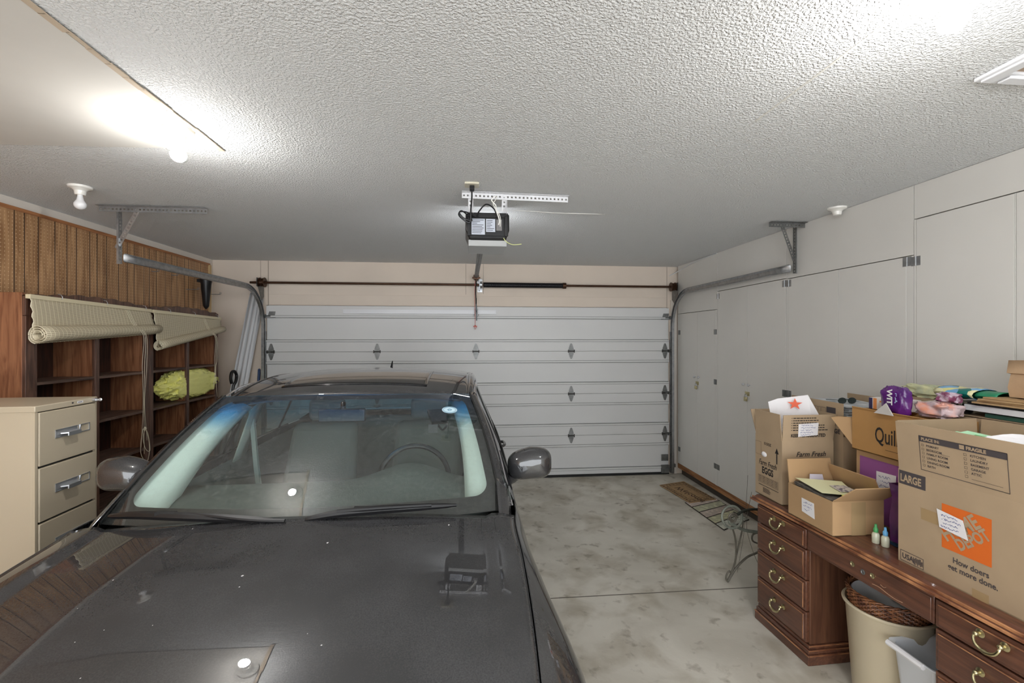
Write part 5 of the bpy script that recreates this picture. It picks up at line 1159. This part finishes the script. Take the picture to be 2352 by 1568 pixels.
# black ceramic border, following the glass just below it
m = MB(); dn = Vector((0, .004, -.004)); nv, nu = 44, 80
def inner_edge():
    v0, v1, rv, ru = .10, .945, .085, .085; out = []
    hu = lambda v: (.748-.133*v)/(.79*(1-v)+.655*v)
    for cu_, cv_, a0 in ((1, v1-rv, 0), (-1, v1-rv, 90), (-1, v0+rv, 180), (1, v0+rv, 270)):
        for k in range(13):
            a = R(a0+90*k/12); v = cv_+rv*math.sin(a); out.append((cu_*(hu(v)-ru)+ru*math.cos(a), v))
    full = []
    for k in range(len(out)):
        p, q = out[k], out[(k+1) % len(out)]; n_ = max(1, int(math.hypot(p[0]-q[0], p[1]-q[1])/.03))
        full += [(p[0]+(q[0]-p[0])*i_/n_, p[1]+(q[1]-p[1])*i_/n_) for i_ in range(n_)]
    return full
ring = inner_edge(); ring.append(ring[0]); rows = []
for u, v in ring:
    du, dv = u, v-.5; k = min(1/abs(du) if du else 9e9, .5/abs(dv) if dv else 9e9)
    U1, V1 = du*k, .5+dv*k; rows.append([ws(u+(U1-u)*t_/5, v+(V1-v)*t_/5)+dn for t_ in range(6)])
m.grid(rows)
cb(m, 'windshield_border', mat('ceramic_black', srgb(20, 18, 20), .5), wsh, angle=60)
# A pillars, roof rails
for s in (-1, 1):
    rows = []
    for i in range(21):
        v = i/20; e = ws(s, v)
        o1 = e+Vector((s*.004, .002, .006)); o2 = e+Vector((s*(.030), .03, .008-.002*v)); o3 = e+Vector((s*(.052-.010*v), .085, -.016+.006*v)); o4 = e+Vector((s*(.050-.012*v), .11, -.050))
        rows.append([e+Vector((s*.001, .004, -.012)), o1, o2, o3, o4])
    m = MB(); m.grid(rows); cb(m, 'roof_pillar', M_paint, solid=.004, angle=40)
    m = MB(); m.tube([ws(s, i/20)+Vector((s*.003, .000, .005)) for i in range(21)], .0045, n=6); cb(m, 'pillar_seal', M_blackm)
    m = MB(); m.tube(bez([tuple(ws(s, 0)+Vector((s*.052, .07, -.012))), tuple(ws(s, .5)+Vector((s*.050, .085, -.012))), tuple(ws(s, 1)+Vector((s*.043, .085, -.010))), (s*.705, 1.2, 1.428), (s*.700, 1.9, 1.410), (s*.71, 2.3, 1.30)]), .006, n=6); cb(m, 'chrome_strip', M_chromed)
    # mirror-side quarter: chrome weather strip on the belt
    m = MB(); m.tube(bez([(s*.845, .20, .985), (s*.868, .8, .992), (s*.872, 1.6, .995), (s*.86, 2.2, .995)]), .006, n=6); cb(m, 'belt_strip', M_blackm)
def roof(u, t):
    y = .70+1.68*t; hw = .655+.015*math.sin(PI*t); f = ws(u, 1)
    z = interp([0, .06, .2, .42, .7, .9, 1], [1.411, 1.440, 1.478, 1.502, 1.482, 1.430, 1.375], t)
    return Vector((u*hw*(1 if t < .9 else 1-(t-.9)*.3), y+.068*u*u*(1-t), z-.040*abs(u)**2.4-.012*u*u*(1-t)))
m = MB(); m.grid([[roof(-1+2*j/44, i/40) for j in range(45)] for i in range(41)]); rf = cb(m, 'roof', M_paint, solid=.012, angle=50)
m = MB(); m.grid([[roof(-.62+1.24*j/24, .09+.30*i/14)+Vector((0, 0, .004)) for j in range(25)] for i in range(15)]); cb(m, 'sunroof', M_frit, rf, solid=.003)
for s in (-1, 1):
    m = MB(); m.grid([[roof(s*.985, i/30)+Vector((0, 0, .003)), roof(s*1.0, i/30)+Vector((s*.022, 0, -.004)), roof(s*1.0, i/30)+Vector((s*.040, 0, -.030))] for i in range(31)]); cb(m, 'roof_rail', M_paint, rf, solid=.004, angle=60)
m = MB(); m.prism([(-.012, 2.16, 1.452), (.012, 2.16, 1.452), (.004, 2.235, 1.520), (-.004, 2.235, 1.520)], (0, .012, 0)); m.prism([(-.018, 2.14, 1.446), (.018, 2.14, 1.446), (.018, 2.26, 1.42), (-.018, 2.26, 1.42)], (0, 0, .012)); cb(m, 'antenna_fin', M_black, rf, bevel=.003)
m = MB(); m.grid([[Vector((u*(.64+.14*v), 2.40+.42*v, 1.365-.33*v-.03*u*u)) for u in [-1+2*j/20 for j in range(21)]] for v in [k/8 for k in range(9)]]); cb(m, 'rear_window', M_side, angle=60)
for s in (-1, 1):
    def sg(y, v):
        top = roof(s, max(0, min(1, (y-.70)/1.68))); topx = abs(top.x)+.030; tz = top.z-.035
        if y < .80: k = (y-.12)/.68; tz = 1.0+(1.375-1.0)*max(0, k); topx = .845+(.685-.845)*max(0, k)
        if y > 2.25: tz = tz-(y-2.25)*.85
        bz = zg(y)+.004; bx_ = xg(y)
        return Vector((s*(bx_+(topx-bx_)*v), y, bz+(max(tz, bz)-bz)*v))
    for a, b, nm_ in ((.18, 1.17, 'side_window'), (1.23, 2.02, 'side_window'), (2.05, 2.50, 'side_window')):
        m = MB(); m.grid([[sg(a+(b-a)*i/16, j/8) for j in range(9)] for i in range(17)]); cb(m, nm_, M_side, angle=60)
    m = MB()
    for a, b in ((1.165, 1.235), (2.015, 2.055), (2.49, 2.60)): m.grid([[sg(a+(b-a)*i/2, j/8)+Vector((s*.004, 0, 0)) for j in range(9)] for i in range(3)])
    cb(m, 'window_frame', M_black, solid=.004)
    m = MB(); m.grid([[sg(2.46+.34*i/8, j/6)+Vector((s*.003, 0, 0)) for j in range(7)] for i in range(9)]); cb(m, 'rear_pillar', M_paint, solid=.004)
# cowl
m = MB(); m.grid([[Vector((u*.80, .0+.10*u*u+.09*v, .955+.01*v-.012*u*u)) for u in [-1+2*j/24 for j in range(25)]] for v in (0, .5, 1)]); m.bx(-.80, .80, -.04, .04, .90, .95); cb(m, 'cowl', M_blackm)
for s in (-1, 1):
    m = MB(); m.grid([[Vector((s*(.775+.055*j/4), .0+.20*i/8+.02*j/4, .985+.10*i/8-.016*(j/4)**2-.006*j)) for j in range(5)] for i in range(9)]); cb(m, 'cowl_corner', M_paint, solid=.004, angle=60)
# wipers
def wiper(pts, arm, hub):
    m = MB(); P = bez(pts, 10); n = len(P)
    m.tube(P, [.006+.0115*max(0, math.sin(PI*min(1, i/(n-1)*1.02)))**.5 for i in range(n)], n=8); w_ = cb(m, 'wiper', M_black)
    m = MB(); m.tube(bez(arm, 6), .0085, n=8); cb(m, 'wiper_arm', M_black, w_)
    m = MB(); c = P[int(n*.42)]; m.box(c+Vector((0, 0, .008)), (.075, .022, .018), Matrix.Rotation(R(2), 3, 'Y')); cb(m, 'wiper_clip', M_blackm, w_, bevel=.004)
wiper([(-.740, .060, 1.022), (-.60, .020, 1.036), (-.45, -.002, 1.034), (-.25, -.012, 1.022), (-.10, -.02, 1.014)], [(-.52, .01, 1.044), (-.35, -.012, 1.038), (-.18, -.030, 1.022), (-.05, -.035, 1.014)], (-.02, -.03, 1.010))
wiper([(.02, -.02, 1.012), (.14, -.016, 1.028), (.28, -.006, 1.034), (.42, .006, 1.034), (.60, .03, 1.030)], [(.14, -.02, 1.038), (.30, -.016, 1.044), (.50, .010, 1.040)], (.10, -.03, 1.022))
# door mirrors
for s in (-1, 1):
    m = MB(); nl, nm = 36, 20; c = Vector((s*.948+.010, .45, 1.085)); vs = []
    for i in range(nm+1):
        th = PI*i/nm
        for j in range(nl):
            ph = 2*PI*j/nl; d = Vector((math.sin(th)*math.cos(ph), math.cos(th), math.sin(th)*math.sin(ph)))   # pole along y
            q = Vector([math.copysign(abs(k_)**.62, k_) for k_ in (d.x, d.z)]); y = d.y
            w_ = .112; h_ = .078
            xx = q.x*w_; zz = q.y*h_*(1-.12*(s*q.x < 0)*abs(q.x))
            if s*q.x < 0: zz -= .018*abs(q.x)
            vs.append(c+Vector((xx, (y if y < 0 else min(y, .25))*.085, zz)))
    m.add(vs, [(i*nl+j, i*nl+(j+1) % nl, (i+1)*nl+(j+1) % nl, (i+1)*nl+j) for i in range(nm) for j in range(nl)]); mr = cb(m, 'door_mirror', M_paint, angle=60)
    m = MB(); m.tube(bez([(s*.835, .48, .985), (s*.862, .465, .998), (s*.885, .458, 1.025), (s*.92, .452, 1.055)], 6), [.020+.0012*i for i in range(19)], n=14); cb(m, 'mirror_arm', M_paint, mr)
    m = MB(); m.prism([(s*.850, .33, .985), (s*.856, .58, .99), (s*.806, .54, 1.13)], (s*.012, 0, 0)); cb(m, 'mirror_base', M_black, mr, bevel=.004)
# headlamps
for s in (-1, 1):
    m = MB(); m.box((s*.66, -1.20, .63), (.28, .10, .11), Matrix.Rotation(R(-s*20), 3, 'Z')); cb(m, 'headlamp', mat('headlamp_glass', srgb(200, 205, 210), .08), bevel=.02)
# interior
m = MB(); rows = []
for i in range(17):
    v = i/16; y = .035+.50*v; row = []
    for j in range(41):
        u = -1+2*j/40; x = u*.735; z = .962+.040*smooth(0, .5, v)-.01*u*u
        z += .085*math.exp(-((x-.36)/.19)**2)*smooth(.25, .72, v)      # instrument hood
        row.append((x, y+.10*u*u*(1-v), z-(.10 if i == 16 else 0)))
    rows.append(row)
m.grid(rows); ds = cb(m, 'dashboard', M_dash, solid=.01, angle=60)
m = MB(); m.grid([[(u*.70, .045+.10*u*u+.035*v, .972+.004*v) for u in [-1+2*j/20 for j in range(21)]] for v in (0, 1)]); cb(m, 'pale_dash_strip', M_greytrim, ds)  # pale strip across the dash at the foot of the windshield
cb(MB().bx(-.74, .74, .45, .60, .40, .98), 'dashboard_front', M_dash, bevel=.03)
st_ = MB(); cst = Vector((.36, .66, .945)); tilt = Matrix.Rotation(R(-24), 3, 'X')
st_.tube([cst+tilt @ Vector((.188*math.cos(a*PI/24), 0, .188*math.sin(a*PI/24))) for a in range(48)], .0145, n=10, closed=True)
for a_ in (R(-15), R(195), R(270)): st_.cyl(cst, cst+tilt @ Vector((.18*math.cos(a_), 0, .18*math.sin(a_))), .018, .012, n=8)
st_.sphere(cst, .065, (1, .4, .8), 16, 10); cb(st_, 'steering_wheel', M_black)
for s in (-1, 1):
    x = s*.36
    m = MB(); m.bx(x-.25, x+.25, .85, 1.38, .42, .60); m.prism([(x-.25, 1.30, .58), (x+.25, 1.30, .58), (x+.22, 1.52, 1.10), (x-.22, 1.52, 1.10)], (0, .11, .02)); se = cb(m, 'seat', M_seat, bevel=.04)
    m = MB(); m.box((x, 1.60, 1.20), (.25, .09, .15)); cb(m, 'headrest', M_seat, se, bevel=.03)
    # inner A-pillar trims
    rows = []
    for i in range(19):
        v = .04+.95*i/18; e = ws(s, v); wv = .085+.055*(1-v)**2; rows.append([e+Vector((-s*.022, .012, -.014)), e+Vector((-s*(.020+wv*.78), .030, -.040)), e+Vector((-s*(.030+wv*.9), .075, -.065)), e+Vector((-s*(.020+wv*.8), .19, -.06)), e+Vector((-s*.01, .20, -.06))])
    m = MB(); m.grid(rows); cb(m, 'inner_pillar_trim', M_greytrim, angle=60)
    m = MB(); m.grid([[(s*(.80-.14*k/6), 1.14+.02*k/6, .95+.44*k/6), (s*(.79-.14*k/6), 1.26+.02*k/6, .95+.44*k/6)] for k in range(7)]); cb(m, 'inner_pillar_trim', M_greytrim, solid=.01)
    m = MB(); m.tube([(s*.72, 1.22, 1.26), (s*.70, 1.24, .9), (s*.66, 1.26, .5)], .018, n=4); cb(m, 'seat_belt', M_greytrim)
    m = MB(); m.grid([[(s*.80, .25+i*.3, .55+.42*j/3) for j in range(4)] for i in range(8)]); cb(m, 'door_lining', M_seat)
m = MB(); m.bx(-.62, .62, 2.0, 2.12, .55, 1.08); m.bx(-.62, .62, 1.6, 2.1, .42, .56); cb(m, 'rear_seat', M_seat, bevel=.05)
m = MB(); m.grid([[roof(-.93+1.86*j/20, .02+.96*i/16)+Vector((0, .02, -.035)) for j in range(21)] for i in range(17)]); cb(m, 'headliner', M_seat, solid=.005)
m = MB(); m.box((0, .60, 1.315), (.235, .03, .065)); m.cyl((0, .60, 1.34), (0, .62, 1.38), .012, n=8); cb(m, 'rear_view_mirror', M_black, bevel=.012)
# stickers behind the glass near the right pillar
e0 = ws(.78, .815)+Vector((0, .012, -.012)); tx_ = (ws(.82, .815)-ws(.74, .815)).normalized(); ty_ = (ws(.78, .85)-ws(.78, .78)).normalized(); nz_ = tx_.cross(ty_)
if nz_.z < 0: nz_ = -nz_
m = MB(); c = ws(.80, .80)+nz_*.0012; m.add([c+tx_*.040*math.cos(k*PI/16)+ty_*.030*math.sin(k*PI/16) for k in range(32)], [tuple(range(32))]); sk = cb(m, 'oval_sticker', mat('pale_blue_sticker', srgb(206, 232, 244), .4), wsh, smooth=False)
m = MB(); c2 = c+nz_*.0006
for r_ in (.036, .031):
    m.tube([c2+tx_*r_*math.cos(k*PI/16)+ty_*r_*.75*math.sin(k*PI/16) for k in range(32)], .0006, n=4, closed=True)
for k in range(5): a_ = k*1.25; m.tube([c2+tx_*.012*math.cos(a_)+ty_*.009*math.sin(a_), c2+tx_*.012*math.cos(a_+2)+ty_*.009*math.sin(a_+2)], .0009, n=4)
cb(m, 'sticker_emblem', mat('teal_ink', srgb(40, 120, 150), .5), wsh)
m = MB(); c = ws(.70, .80)+Vector((0, .03, -.03)); m.prism([c+tx_*-.045+ty_*.05, c+tx_*.05+ty_*.055, c+tx_*.055-ty_*.05, c-tx_*.03-ty_*.055], nz_*-.02); m.box(c+Vector((-.02, .03, -.075)), (.05, .03, .045)); m.tube(bez([c+Vector((.0, .02, -.05)), c+Vector((.03, .03, -.085)), c+Vector((.055, .02, -.06))]), .006, n=6); cb(m, 'windshield_gadget', M_black, wsh)
# specks on the hood
rd = random.Random(11); m = MB()
for k in range(15):
    u, y = rd.uniform(-.75, .75), rd.uniform(-.75, -.05); x = u*xg(y)*.95; z = zh(x, y)+.0006; r_ = rd.choice((.0012, .0016, .0022)) if k > 2 else .004
    m.add([(x+r_*math.cos(a*PI/3)*rd.uniform(.6, 1.2), y+r_*1.4*math.sin(a*PI/3), z+.0004) for a in range(6)], [tuple(range(6))])
cb(m, 'hood_specks', M_paper, bpy.data.objects['hood'])['kind'] = 'stuff'
